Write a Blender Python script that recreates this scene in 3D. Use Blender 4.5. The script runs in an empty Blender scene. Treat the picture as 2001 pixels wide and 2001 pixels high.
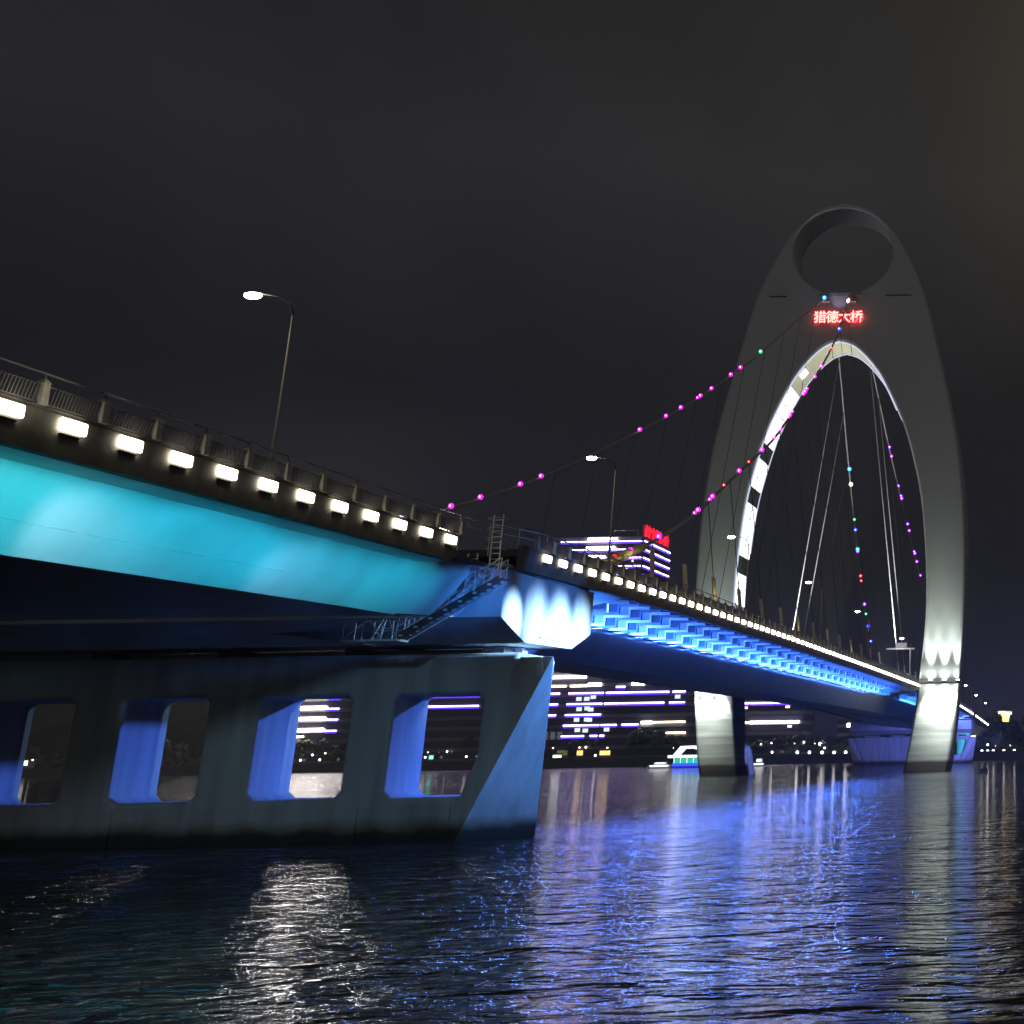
import bpy, bmesh, math, random
from mathutils import Vector, Matrix
random.seed(7)
SC = bpy.context.scene
COL = SC.collection
R = math.radians

# ---------------------------------------------------------------- camera
CAM_H = 4.5
def make_camera():
    yaw, p, r = R(1.38), R(17.48), R(1.05)
    F = Vector((math.sin(yaw)*math.cos(p), math.cos(yaw)*math.cos(p), math.sin(p)))
    rt = Vector((math.cos(yaw), -math.sin(yaw), 0)); up = rt.cross(F)
    Rv = rt*math.cos(r) - up*math.sin(r); Uv = rt*math.sin(r) + up*math.cos(r)
    cd = bpy.data.cameras.new('camera'); cam = bpy.data.objects.new('camera', cd); COL.objects.link(cam)
    m = Matrix((Rv, Uv, -F)).transposed().to_4x4(); m.translation = Vector((0, 0, CAM_H))
    cam.matrix_world = m
    cd.sensor_fit = 'HORIZONTAL'; cd.sensor_width = 36.0; cd.lens = 36.0*2908/2001
    cd.shift_x = (1000.5-2160)/2001.0; cd.shift_y = -(1000.5-539)/2001.0
    cd.clip_start = 0.5; cd.clip_end = 6000
    SC.camera = cam
make_camera()

# ---------------------------------------------------------------- materials
def nodes(name):
    m = bpy.data.materials.new(name); m.use_nodes = True
    nt = m.node_tree; return m, nt, nt.nodes['Principled BSDF']
def surf(name, col, rough=0.6, var=0.15, scale=0.6, metal=0.0, bump=0.0, bscale=6.0, streak=0.0, spec=0.5):
    """plain weathered surface: base colour broken up by two noises, optional vertical dirt streaks"""
    m, nt, b = nodes(name); N = nt.nodes; L = nt.links
    b.inputs['Roughness'].default_value = rough; b.inputs['Metallic'].default_value = metal
    b.inputs['Specular IOR Level'].default_value = spec
    geo = N.new('ShaderNodeNewGeometry')
    n1 = N.new('ShaderNodeTexNoise'); n1.inputs['Scale'].default_value = scale; n1.inputs['Detail'].default_value = 6
    L.new(geo.outputs['Position'], n1.inputs['Vector'])
    mr = N.new('ShaderNodeMapRange'); mr.inputs[1].default_value = 0.3; mr.inputs[2].default_value = 0.7
    mr.inputs[3].default_value = 1-var; mr.inputs[4].default_value = 1+var
    L.new(n1.outputs['Fac'], mr.inputs[0]); fac = mr.outputs[0]
    if streak > 0:
        mp = N.new('ShaderNodeMapping'); mp.inputs['Scale'].default_value = (1.3, 1.3, 0.09)
        L.new(geo.outputs['Position'], mp.inputs['Vector'])
        n2 = N.new('ShaderNodeTexNoise'); n2.inputs['Scale'].default_value = 1.0; n2.inputs['Detail'].default_value = 5
        L.new(mp.outputs[0], n2.inputs['Vector'])
        m2 = N.new('ShaderNodeMapRange'); m2.inputs[1].default_value = 0.42; m2.inputs[2].default_value = 0.68
        m2.inputs[3].default_value = 1.0; m2.inputs[4].default_value = 1-streak
        L.new(n2.outputs['Fac'], m2.inputs[0])
        mu = N.new('ShaderNodeMath'); mu.operation = 'MULTIPLY'; L.new(fac, mu.inputs[0]); L.new(m2.outputs[0], mu.inputs[1]); fac = mu.outputs[0]
    vm = N.new('ShaderNodeVectorMath'); vm.operation = 'SCALE'; vm.inputs[0].default_value = col[:3]
    L.new(fac, vm.inputs['Scale']); L.new(vm.outputs[0], b.inputs['Base Color'])
    if bump > 0:
        n3 = N.new('ShaderNodeTexNoise'); n3.inputs['Scale'].default_value = bscale; n3.inputs['Detail'].default_value = 4
        L.new(geo.outputs['Position'], n3.inputs['Vector'])
        bp = N.new('ShaderNodeBump'); bp.inputs['Strength'].default_value = bump; bp.inputs['Distance'].default_value = 0.05
        L.new(n3.outputs['Fac'], bp.inputs['Height']); L.new(bp.outputs[0], b.inputs['Normal'])
    return m
def glow(name, col, strength):
    m, nt, b = nodes(name)
    b.inputs['Base Color'].default_value = (0.02, 0.02, 0.02, 1)
    b.inputs['Emission Color'].default_value = (*col, 1); b.inputs['Emission Strength'].default_value = strength
    return m

STEEL = surf('painted_steel', (0.50, 0.51, 0.52), 0.45, 0.10, 0.35, streak=0.16)
GIRDER = surf('girder_paint', (0.52, 0.53, 0.54), 0.5, 0.07, 0.12, streak=0.05)
FLANGE = surf('flange_lit_tone', (.80, .82, .84), .45, .06, .4)  # paler than the plates, so the rib edges look lit
BEAMP = surf('beam_plate_dark_tone', (.26, .29, .34), .5, .1, .4)  # darker than the flanges, so the ribs look shaded between bright lines
STEELD = surf('box_girder_steel', (0.17, 0.165, 0.175), 0.38, 0.12, 0.3, streak=0.25)
FASCIA = surf('fascia_concrete', (0.095, 0.088, 0.075), 0.75, 0.3, 1.5, streak=0.35)
RAILST = surf('railing_stone', (0.36, 0.34, 0.30), 0.8, 0.2, 3.0, bump=0.4)
RAILM = surf('railing_metal', (0.13, 0.13, 0.13), 0.4, 0.1, 2.0, metal=0.2)
DARKM = surf('dark_metal', (0.05, 0.05, 0.055), 0.5, 0.2, 2.0)
GALV = surf('galvanised_metal', (0.55, 0.56, 0.57), 0.4, 0.15, 3.0, metal=0.3)
ASPH = surf('asphalt', (0.05, 0.05, 0.052), 0.85, 0.25, 2.0)
CONC_T = surf('tower_concrete', (0.47, 0.48, 0.45), 0.75, 0.10, 0.12, streak=0.18, bump=0.2, bscale=1.5)
SADDLE = surf('saddle_metal', (0.3, 0.3, 0.3), 0.5)

def pier_mat():
    """concrete with formwork joints and a brown tidal stain whose edge wanders"""
    m, nt, b = nodes('pier_concrete'); N = nt.nodes; L = nt.links
    b.inputs['Roughness'].default_value = 0.8
    geo = N.new('ShaderNodeNewGeometry'); sep = N.new('ShaderNodeSeparateXYZ'); L.new(geo.outputs['Position'], sep.inputs[0])
    n1 = N.new('ShaderNodeTexNoise'); n1.inputs['Scale'].default_value = 0.5; n1.inputs['Detail'].default_value = 7
    L.new(geo.outputs['Position'], n1.inputs['Vector'])
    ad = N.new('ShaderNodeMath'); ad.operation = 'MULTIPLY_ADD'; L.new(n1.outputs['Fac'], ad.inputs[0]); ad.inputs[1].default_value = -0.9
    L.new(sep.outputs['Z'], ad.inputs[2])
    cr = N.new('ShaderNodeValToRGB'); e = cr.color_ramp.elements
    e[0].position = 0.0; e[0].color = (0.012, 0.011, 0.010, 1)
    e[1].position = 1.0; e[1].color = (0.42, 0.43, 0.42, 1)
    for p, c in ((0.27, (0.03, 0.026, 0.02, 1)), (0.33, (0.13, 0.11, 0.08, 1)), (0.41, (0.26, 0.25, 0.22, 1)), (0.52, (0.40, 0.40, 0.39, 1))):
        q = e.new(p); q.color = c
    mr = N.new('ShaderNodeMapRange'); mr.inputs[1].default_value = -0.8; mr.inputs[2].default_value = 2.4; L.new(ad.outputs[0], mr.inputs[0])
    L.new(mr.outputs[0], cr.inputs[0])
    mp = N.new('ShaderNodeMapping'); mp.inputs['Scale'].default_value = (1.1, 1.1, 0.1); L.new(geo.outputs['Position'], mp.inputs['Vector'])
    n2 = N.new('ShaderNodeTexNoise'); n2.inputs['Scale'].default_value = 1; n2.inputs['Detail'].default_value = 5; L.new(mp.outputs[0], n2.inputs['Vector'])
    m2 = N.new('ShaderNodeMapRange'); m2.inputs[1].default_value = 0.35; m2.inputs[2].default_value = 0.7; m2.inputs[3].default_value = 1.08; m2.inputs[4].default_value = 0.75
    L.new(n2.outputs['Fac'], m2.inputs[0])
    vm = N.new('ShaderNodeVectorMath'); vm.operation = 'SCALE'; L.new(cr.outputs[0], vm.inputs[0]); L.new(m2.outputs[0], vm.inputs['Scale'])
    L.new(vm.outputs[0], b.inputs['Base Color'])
    bp = N.new('ShaderNodeBump'); bp.inputs['Strength'].default_value = 0.3; bp.inputs['Distance'].default_value = 0.05
    n3 = N.new('ShaderNodeTexNoise'); n3.inputs['Scale'].default_value = 5; L.new(geo.outputs['Position'], n3.inputs['Vector'])
    L.new(n3.outputs['Fac'], bp.inputs['Height']); L.new(bp.outputs[0], b.inputs['Normal'])
    return m
PIER = pier_mat()

LAMPW = glow('fascia_lamp_glow', (1.0, 0.90, 0.70), 15.0)
STREETG = glow('street_lamp_glow', (1.0, 0.84, 0.55), 60.0)
ARMM = surf('lamp_arm_paint', (.10, .10, .10), .8)
POLEM = surf('lamp_pole_paint', (.20, .20, .20), .5)
FLOODG = glow('floodlight_glow', (0.92, 1.0, 0.93), 30.0)
PANELG = glow('led_panel_glow', (0.93, 0.93, 1.0), 2.2)
PANELD = surf('led_panel_unlit', (0.16, 0.16, 0.17), 0.5)
TRIMG = glow('led_trim_glow', (0.72, 0.78, 1.0), 0.9)
GLOWS = {'magenta': glow('led_magenta', (1.0, 0.01, 0.75), 3.2), 'purple': glow('led_purple', (0.26, 0.01, 1.0), 4.0),
         'red': glow('led_red', (1.0, 0.01, 0.04), 1.8), 'blue': glow('led_blue', (0.02, 0.04, 1.0), 4), 'cyan': glow('led_cyan', (0.02, 0.35, 1.0), 3.5),
         'green': glow('led_green', (0.02, 0.7, 0.18), 2), 'white': glow('led_white', (1.0, 0.95, 0.7), 8)}

CORES = {k: glow('led_core_'+k, c, 7) for k, c in (('magenta', (1, .45, .95)), ('purple', (.7, .45, 1)), ('red', (1, .3, .25)), ('blue', (.5, .6, 1)), ('cyan', (.5, .85, 1)), ('green', (.4, 1, .6)), ('white', (1, 1, .9)))}
# ---------------------------------------------------------------- mesh helpers
class MB:
    def __init__(s): s.v = []; s.f = []
    def add(s, vs, fs):
        o = len(s.v); s.v += [tuple(v) for v in vs]; s.f += [tuple(i+o for i in f) for f in fs]; return s
    def box(s, x0, x1, y0, y1, z0, z1):
        return s.add([(x0,y0,z0),(x1,y0,z0),(x1,y1,z0),(x0,y1,z0),(x0,y0,z1),(x1,y0,z1),(x1,y1,z1),(x0,y1,z1)],
                     [(0,3,2,1),(4,5,6,7),(0,1,5,4),(1,2,6,5),(2,3,7,6),(3,0,4,7)])
    def hexa(s, P):   # 8 corners, bottom 4 then top 4
        return s.add(P, [(0,3,2,1),(4,5,6,7),(0,1,5,4),(1,2,6,5),(2,3,7,6),(3,0,4,7)])
    def loft(s, rings, closed=True, caps=True):
        n = len(rings[0]); vs = [p for r in rings for p in r]; fs = []
        for i in range(len(rings)-1):
            for j in range(n if closed else n-1):
                k = (j+1) % n; fs.append((i*n+j, i*n+k, (i+1)*n+k, (i+1)*n+j))
        if caps: fs.append(tuple(range(n))[::-1]); fs.append(tuple((len(rings)-1)*n+j for j in range(n)))
        return s.add(vs, fs)
    def tube(s, pts, r, n=8, caps=True):
        pts = [Vector(p) for p in pts]; rings = []
        rr = r if isinstance(r, (list, tuple)) else [r]*len(pts)
        for i, p in enumerate(pts):
            d = (pts[min(i+1, len(pts)-1)]-pts[max(i-1, 0)]).normalized()
            a = Vector((0,0,1)) if abs(d.z) < 0.95 else Vector((1,0,0))
            u = d.cross(a).normalized(); w = u.cross(d)
            rings.append([p+(u*math.cos(2*math.pi*k/n)+w*math.sin(2*math.pi*k/n))*rr[i] for k in range(n)])
        return s.loft(rings, True, caps)
    def bar(s, a, b, w, h):
        """square bar from a to b, w sideways, h in the up direction"""
        a = Vector(a); b = Vector(b); d = (b-a).normalized()
        up = Vector((0,0,1)) if abs(d.z) < 0.95 else Vector((0,1,0))
        u = d.cross(up).normalized()*w/2; v = u.cross(d).normalized()*h/2
        return s.hexa([a-u-v, a+u-v, b+u-v, b-u-v, a-u+v, a+u+v, b+u+v, b-u+v])
    def ball(s, c, r, n=8, m=6, sq=(1,1,1)):
        c = Vector(c); vs = [c+Vector((0,0,r*sq[2]))]; fs = []
        for i in range(1, m):
            t = math.pi*i/m
            for j in range(n):
                p = 2*math.pi*j/n; vs.append(c+Vector((math.sin(t)*math.cos(p)*r*sq[0], math.sin(t)*math.sin(p)*r*sq[1], math.cos(t)*r*sq[2])))
        vs.append(c-Vector((0,0,r*sq[2]))); last = len(vs)-1
        for j in range(n): fs.append((0, 1+j, 1+(j+1)%n)); fs.append((last, 1+(m-2)*n+(j+1)%n, 1+(m-2)*n+j))
        for i in range(m-2):
            for j in range(n): fs.append((1+i*n+j, 1+(i+1)*n+j, 1+(i+1)*n+(j+1)%n, 1+i*n+(j+1)%n))
        return s.add(vs, fs)
    def build(s, name, mat, parent=None, smooth=False, origin=None, bevel=0.0):
        off = Vector((0,0,0)); q = parent
        while q is not None: off += q.location; q = q.parent
        loc = Vector(origin) if origin is not None else off
        me = bpy.data.meshes.new(name); me.from_pydata([Vector(v)-loc for v in s.v], [], s.f)
        bm = bmesh.new(); bm.from_mesh(me); bmesh.ops.recalc_face_normals(bm, faces=bm.faces); bm.to_mesh(me); bm.free()
        if smooth:
            for p in me.polygons: p.use_smooth = True
        mats = mat if isinstance(mat, (list, tuple)) else [mat]
        for mm in mats: me.materials.append(mm)
        o = bpy.data.objects.new(name, me); COL.objects.link(o)
        if parent is not None: o.parent = parent
        o.location = loc - off
        if bevel > 0:
            md = o.modifiers.new('bevel', 'BEVEL'); md.width = bevel; md.segments = 2; md.limit_method = 'ANGLE'; md.angle_limit = R(40)
        return o
def thing(name, label, cat, loc=(0,0,0), group=None):
    o = bpy.data.objects.new(name, None); COL.objects.link(o); o.location = loc; o.empty_display_size = 0.5
    o['label'] = label; o['category'] = cat
    if group: o['group'] = group
    return o
def tag(o, label, cat, group=None):
    o['label'] = label; o['category'] = cat
    if group: o['group'] = group
    return o
def struct(o): o['kind'] = 'structure'; return o
def copy_tree(o, parent=None):
    c = o.copy(); COL.objects.link(c); c.parent = parent
    for ch in [q for q in COL.objects if q.parent == o]: copy_tree(ch, c)
    return c
def copy_part(o, dloc, parent):
    c = o.copy(); COL.objects.link(c); c.parent = parent; c.location = o.location+Vector(dloc); return c
ORD = ['first','second','third','fourth','fifth','sixth','seventh','eighth','ninth','tenth','eleventh','twelfth','thirteenth','fourteenth',
       'fifteenth','sixteenth','seventeenth','eighteenth','nineteenth','twentieth']
def lerp(tab, t):
    if t <= tab[0][0]: return tab[0][1]
    for (a, u), (b, v) in zip(tab, tab[1:]):
        if t <= b: return u+(v-u)*(t-a)/(b-a)
    return tab[-1][1]
def smooth_tab(tab, t):  # catmull-rom through (t, value)
    n = len(tab)
    for i in range(n-1):
        if t <= tab[i+1][0] or i == n-2:
            (x0, y0), (x1, y1) = tab[i], tab[i+1]; h = x1-x0; u = (t-x0)/h
            m0 = (tab[i+1][1]-tab[i-1][1])/(tab[i+1][0]-tab[i-1][0]) if i > 0 else (y1-y0)/h
            m1 = (tab[i+2][1]-tab[i][1])/(tab[i+2][0]-tab[i][0]) if i < n-2 else (y1-y0)/h
            return (2*u**3-3*u*u+1)*y0+(u**3-2*u*u+u)*h*m0+(-2*u**3+3*u*u)*y1+(u**3-u*u)*h*m1

# ---------------------------------------------------------------- lights
def spot(name, loc, aim, power, col, ang, blend=0.6, radius=0.25):
    l = bpy.data.lights.new(name, 'SPOT'); l.energy = power; l.color = col; l.spot_size = R(ang); l.spot_blend = blend; l.shadow_soft_size = radius
    o = bpy.data.objects.new(name, l); COL.objects.link(o); o.location = loc
    o.rotation_euler = (Vector(aim)-Vector(loc)).to_track_quat('-Z', 'Y').to_euler(); return o
def area(name, loc, aim, power, col, sx, sy, spread=180):
    l = bpy.data.lights.new(name, 'AREA'); l.energy = power; l.color = col; l.shape = 'RECTANGLE'; l.size = sx; l.size_y = sy; l.spread = R(spread)
    o = bpy.data.objects.new(name, l); COL.objects.link(o); o.location = loc
    d = (Vector(aim)-Vector(loc)).normalized()
    # local X kept along world Y (the bridge axis)
    z = -d; x = Vector((0,1,0)); x = (x-z*x.dot(z)).normalized(); y = z.cross(x)
    o.rotation_euler = Matrix((x, y, z)).transposed().to_euler(); return o
def point(name, loc, power, col, radius=0.15):
    l = bpy.data.lights.new(name, 'POINT'); l.energy = power; l.color = col; l.shadow_soft_size = radius
    o = bpy.data.objects.new(name, l); COL.objects.link(o); o.location = loc; return o

CYAN = (0.025, 0.66, 1.0); BLUE = (0.045, 0.22, 1.0); ICE = (0.35, 0.62, 1.0); VIOLET = (0.065, 0.175, 0.95)

# ---------------------------------------------------------------- bridge profile
XE, XF, XC = -31.0, -67.5, -49.25           # near edge, far edge, centre line of the deck
ZL_A = [(-20, 13.6), (43, 14.40), (76, 14.80)]
ZL_M = [(85, 15.42), (99, 15.62), (120, 15.88), (140, 15.98), (164, 16.12), (230, 16.26), (311, 16.3), (360, 15.95), (401, 15.35), (440, 14.6), (480, 13.7), (545, 11.9), (640, 10.6)]
zl = lambda y: lerp(ZL_A, y) if y < 80 else lerp(ZL_M, y)

def mirror(sec): return sec + [(2*XC-x, z) for x, z in sec[::-1]]
def sweep(mb, ys, fn):   # fn(y) -> list of (x, z)
    mb.loft([[(x, y, z) for x, z in fn(y)] for y in ys]); return mb
def frange(a, b, s):
    n = max(1, round((b-a)/s)); return [a+(b-a)*i/n for i in range(n+1)]

LAMP_BOX = None
def fascia_and_lamps(root, y0, y1, lamps, step):
    global LAMP_BOX
    for side, x_out in (('near', XE), ('far', XF)):
        s = 1 if side == 'near' else -1
        mb = MB()
        sweep(mb, frange(y0, y1, 6), lambda y: [(x_out, zl(y)-0.98), (x_out, zl(y)+0.26), (x_out-s*0.06, zl(y)+0.30), (x_out-s*0.06, zl(y)+0.40),
                                                 (x_out-s*0.42, zl(y)+0.40), (x_out-s*0.42, zl(y)-0.98)])
        mb.build('fascia', FASCIA, root)
    mb = MB()
    sweep(mb, frange(y0, y1, 6), lambda y: [(XE-0.424, zl(y)+0.18), (XE-0.424, zl(y)-0.22), (XF+0.424, zl(y)-0.22), (XF+0.424, zl(y)+0.18)])
    mb.build('deck_slab', [ASPH], root)
    for y in lamps:
        z = zl(y)
        if LAMP_BOX is None:
            m = MB(); m.box(XE+0.035, XE+0.15, y-0.62, y+0.62, z-0.21, z+0.19)
            h = MB(); h.box(XE+0.002, XE+0.09, y-0.5, y+0.5, z-0.30, z-0.275); h.box(XE+.002, XE+.034, y-.3, y+.3, z-.1, z+.1)
            o = m.build('fascia_light', LAMPW, root, origin=(XE, y, z), bevel=.08)
            LAMP_BOX = (o, h.build('hood', DARKM, o, origin=(XE, y, z)))
        else:
            o = LAMP_BOX[0].copy(); COL.objects.link(o); o.parent = root; o.location = Vector((XE, y, z))-root.location
            h = LAMP_BOX[1].copy(); COL.objects.link(h); h.parent = o
        dz = zl(y+1)-zl(y-1); o.rotation_euler = (math.atan2(dz, 2), 0, 0)
    SC['n'] = 0

def railing(label, y0, y1, step, phase, lit_until=None):
    """stone posts, round top rail, flat lower rail, a panel of upright bars per bay (near edge)"""
    root = thing('bridge_railing', label, 'railing', (XE-0.1, (y0+y1)/2, zl((y0+y1)/2)+0.4), 'railings along the near edge of the bridge')
    X = XE-0.10; base = 0.40
    ys = []; y = phase
    while y < y1: ys.append(y); y += step
    y = phase-step
    while y > y0: ys.insert(0, y); y -= step
    proto = None
    for y in ys:
        z = zl(y)+base
        if proto is None:
            m = MB(); m.hexa([(X-.14,y-.17,z),(X+.14,y-.17,z),(X+.14,y+.17,z),(X-.14,y+.17,z),(X-.12,y-.15,z+.66),(X+.12,y-.15,z+.66),(X+.12,y+.15,z+.66),(X-.12,y+.15,z+.66)])
            m.hexa([(X-.15,y-.19,z+.66),(X+.15,y-.19,z+.66),(X+.15,y+.19,z+.66),(X-.15,y+.19,z+.66),(X-.05,y-.06,z+.80),(X+.05,y-.06,z+.80),(X+.05,y+.06,z+.80),(X-.05,y+.06,z+.80)])
            proto = m.build('post', RAILST, root, origin=(X, y, z), bevel=0.02)
        else:
            c = proto.copy(); COL.objects.link(c); c.parent = root; c.location = Vector((X, y, z))-root.location
    pts = [(X, y, zl(y)+base+0.97) for y in frange(y0, y1, 3)]
    m = MB(); m.tube(pts, 0.035, 8); 
    for y in ys: m.tube([(X, y, zl(y)+base+.78), (X, y, zl(y)+base+.96)], 0.03, 6)
    m.build('handrail', RAILM, root, smooth=True)
    m = MB(); m.tube([(X, y, zl(y)+base+0.60) for y in frange(y0, y1, 3)], 0.028, 8); m.build('middle_rail', RAILM, root, smooth=True)
    pan = None
    for y in ys:
        z = zl(y)+base
        if y+step > y1: break
        if pan is None:
            m = MB()
            dz = zl(y+step)-zl(y)
            for k in range(1, 15):
                yy = y+.25+(step-.5)*k/15; zz = z+dz*(yy-y)/step
                m.bar((X, yy, zz+.05), (X+.05, yy+.07, zz+.58), .05, .05)
            m.bar((X, y+.2, z+.06+dz*.07), (X, y+step-.2, z+.06+dz*.93), .06, .05)
            pan = m.build('infill_bars', RAILM, root, origin=(X, y, z))
        else:
            c = pan.copy(); COL.objects.link(c); c.parent = root; c.location = Vector((X, y, z))-root.location
    return root

# lamp stations read along the edge, 2.9 m apart
ST = 2.905
LA = [43.0+ST*i for i in range(-8, 12)]
LM = [88.9+5.68/2*i for i in range(0, 78)]          # to the tower
LM = [y for y in LM if y < 306]
LS = [319+2.84*i for i in range(0, 56)]

# ---- approach viaduct (near, cyan lit)
ap = thing('approach_viaduct', 'cyan lit approach span with a trapezoid box girder at the left edge', 'bridge span', (XC, 40, 13), 'deck spans of the bridge')
fascia_and_lamps(ap, -20, 75.6, LA, ST)
mb = MB()
zb = lambda y: zl(y)-3.46+0.2*max(0, (y-45)/38)
sweep(mb, frange(-20, 79, 4), lambda y: mirror([(-33.0, zl(y)-0.224), (-33.0, zl(y)-0.96), (-35.05, zb(y))]))
mb.build('box_girder', GIRDER, ap)
for q in (lambda x: x, lambda x: 2*XC-x):   # cantilever undersides
    mb = MB(); sweep(mb, frange(-20, 76.2, 6), lambda y: [(q(-31.424), zl(y)-0.226), (q(-31.424), zl(y)-0.95), (q(-32.996), zl(y)-0.93), (q(-32.996), zl(y)-0.226)])
    mb.build('cantilever_soffit', GIRDER, ap)
mb = MB()   # thin weld seam along the web
for (ya, yb) in ((20, 52.0), (52.6, 60), (61, 66)):
    fz = lambda y, t: (-33.0-2.05*t, y, zl(y)-0.96+(zb(y)-zl(y)+0.96)*t)
    a0, a1 = fz(ya, .60), fz(yb, .60)
    mb.bar((a0[0]+.01, a0[1], a0[2]), (a1[0]+.01, a1[1], a1[2]), .03, .03)
mb.build('weld_seam', surf('seam', (0.36, 0.36, 0.36), 0.6), ap)
for q in (lambda x: x, lambda x: 2*XC-x):   # flared gussets between girder and anchor beam
    y0 = 79.0; mb = MB()
    P = [(q(-33.0), y0, zl(75)-.23), (q(-33.0), y0, zl(75)-.96), (q(-35.05), y0, 11.60), (q(-40), y0, 11.60), (q(-40), y0, zl(75)-.23)]
    Q = [(q(-31.8), 83.40, 14.30), (q(-31.9), 83.40, 13.7), (q(-33.6), 83.40, 11.72), (q(-40), 83.40, 11.72), (q(-40), 83.40, 14.30)]
    mb.loft([P, Q]); mb.build('gusset', GIRDER, ap)
railing('stone post railing with metal rails above the cyan lit girder at the left', -20, 78.0, ST, 43.0+ST*.52)

# ---- main suspended deck and side span
def suspended(label, y0, y1, lamps, beams, rz):
    root = thing('suspended_deck', label, 'bridge span', (XC, (y0+y1)/2, 15), 'deck spans of the bridge')
    fascia_and_lamps(root, y0, y1, lamps, 2.84)
    ya, yb = (y0, y1)
    low = lambda y: 10.5 if y < 380 else zl(y)-5.3
    sec = lambda y: [(-36.6, zl(y)-.224), (-36.6, zl(y)-2.35), (-38.2, low(y)+.65), (-39.4, low(y)), (-61.9, zl(y)-2.0), (-61.9, zl(y)-.224)]
    mb = MB(); sweep(mb, frange(ya, yb, 8), sec); mb.build('box_girder', STEELD, root)
    proto = None
    for y in beams:
        if proto is None:
            m = MB(); z = zl(y)
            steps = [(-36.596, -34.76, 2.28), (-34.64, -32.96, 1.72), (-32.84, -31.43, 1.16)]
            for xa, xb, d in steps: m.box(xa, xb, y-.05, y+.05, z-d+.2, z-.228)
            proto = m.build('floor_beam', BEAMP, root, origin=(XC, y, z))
            m = MB()
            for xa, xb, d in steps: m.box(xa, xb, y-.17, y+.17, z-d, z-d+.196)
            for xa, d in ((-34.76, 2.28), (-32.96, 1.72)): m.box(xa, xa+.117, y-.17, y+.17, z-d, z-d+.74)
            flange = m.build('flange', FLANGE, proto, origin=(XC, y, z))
        else:
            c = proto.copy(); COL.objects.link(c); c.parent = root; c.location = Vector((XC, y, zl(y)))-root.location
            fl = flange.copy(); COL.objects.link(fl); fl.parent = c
    for xs, d in ((-32.9, .86), (-34.7, 1.30)):
        for x in (xs,):
            mb = MB(); sweep(mb, frange(ya+10 if y0 < 200 else ya, yb, 8), lambda y: [(x-.04, zl(y)-.226), (x-.04, zl(y)-d), (x+.04, zl(y)-d), (x+.04, zl(y)-.226)])
            mb.build('stringer', STEEL, root)
    return root
BM = [107.5+2.84*i for i in range(0, 71)]
BM = [y for y in BM if y < 304]
sd = suspended('blue lit ribbed deck between the anchor beam and the arched tower', 85.4, 311, LM, BM, 0)
# plated end bay next to the anchor beam
MB().hexa([(-36.59, 99.2, zl(99)-2.3), (-31.43, 99.2, zl(99)-.93), (-31.43, 106.2, zl(106)-.93), (-36.59, 104.6, zl(106)-2.3),
           (-36.59, 99.2, zl(99)-.24), (-31.43, 99.2, zl(99)-.24), (-31.43, 106.2, zl(106)-.24), (-36.59, 104.6, zl(106)-.24)]).build('end_plate', STEEL, sd)
BS = [318+2.84*i for i in range(0, 50)]
ss = suspended('far deck span beyond the tower sloping down to the right', 311.01, 468, [y for y in LS if y < 468], [y for y in BS if y < 462], 0)
railing('stone post railing running from the anchor beam to the tower', 85.6, 306, 2.84, 88.9+1.45)
railing('short railing beyond the tower on the far deck', 318, 470, 2.84, 319+1.4)

# far approach
fa = thing('approach_viaduct', 'low approach span at the far bank on the right', 'bridge span', (XC, 540, 10), 'deck spans of the bridge')
fascia_and_lamps(fa, 477.5, 640, [480+2.84*i for i in range(0, 26)], 2.84)
mb = MB(); sweep(mb, frange(478, 640, 8), lambda y: mirror([(-33.0, zl(y)-.224), (-33.0, zl(y)-.96), (-35.05, zl(y)-3.3)])); mb.build('box_girder', STEEL, fa)

# ---- anchor beams (hexagonal cross heads)
def anchor_beam(label, yc, dz, group):
    root = thing('anchor_beam', label, 'bridge beam', (XC, yc, 12+dz), group)
    sec = [(-7.9, 14.25), (-7.85, 11.72), (-3.85, 10.6), (4.3, 10.72), (7.8, 11.85), (7.8, 14.5)]
    mb = MB(); mb.loft([[(x, yc+a, z+dz) for a, z in sec] for x in (-31.25, 2*XC+31.25)])
    mb.build('beam_body', STEEL, root)
    mb = MB()
    mb.box(-36, -31.6, yc-7.0, yc+7.0, 14.52+dz, 14.72+dz) 
    mb.build('cover_plate', STEEL, root)
    mb = MB()   # lifting lugs and drain on the end face
    mb.box(-31.25, -31.22, yc+1.0, yc+1.35, 11.5+dz, 11.58+dz); mb.box(-31.25, -31.22, yc-1.6, yc-1.3, 10.98+dz, 11.08+dz)
    mb.box(-31.25, -31.2, yc-.2, yc+2.2, 11.0+dz, 11.04+dz)
    mb.build('drain_fitting', DARKM, root)
    return root
anchor_beam('white and blue lit hexagonal beam end on top of the near pier', 91.3, 0, 'anchor beams over the piers')
anchor_beam('blue lit anchor beam over the far pier behind the tower', 471.5, -2.05, 'anchor beams over the piers')

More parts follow.
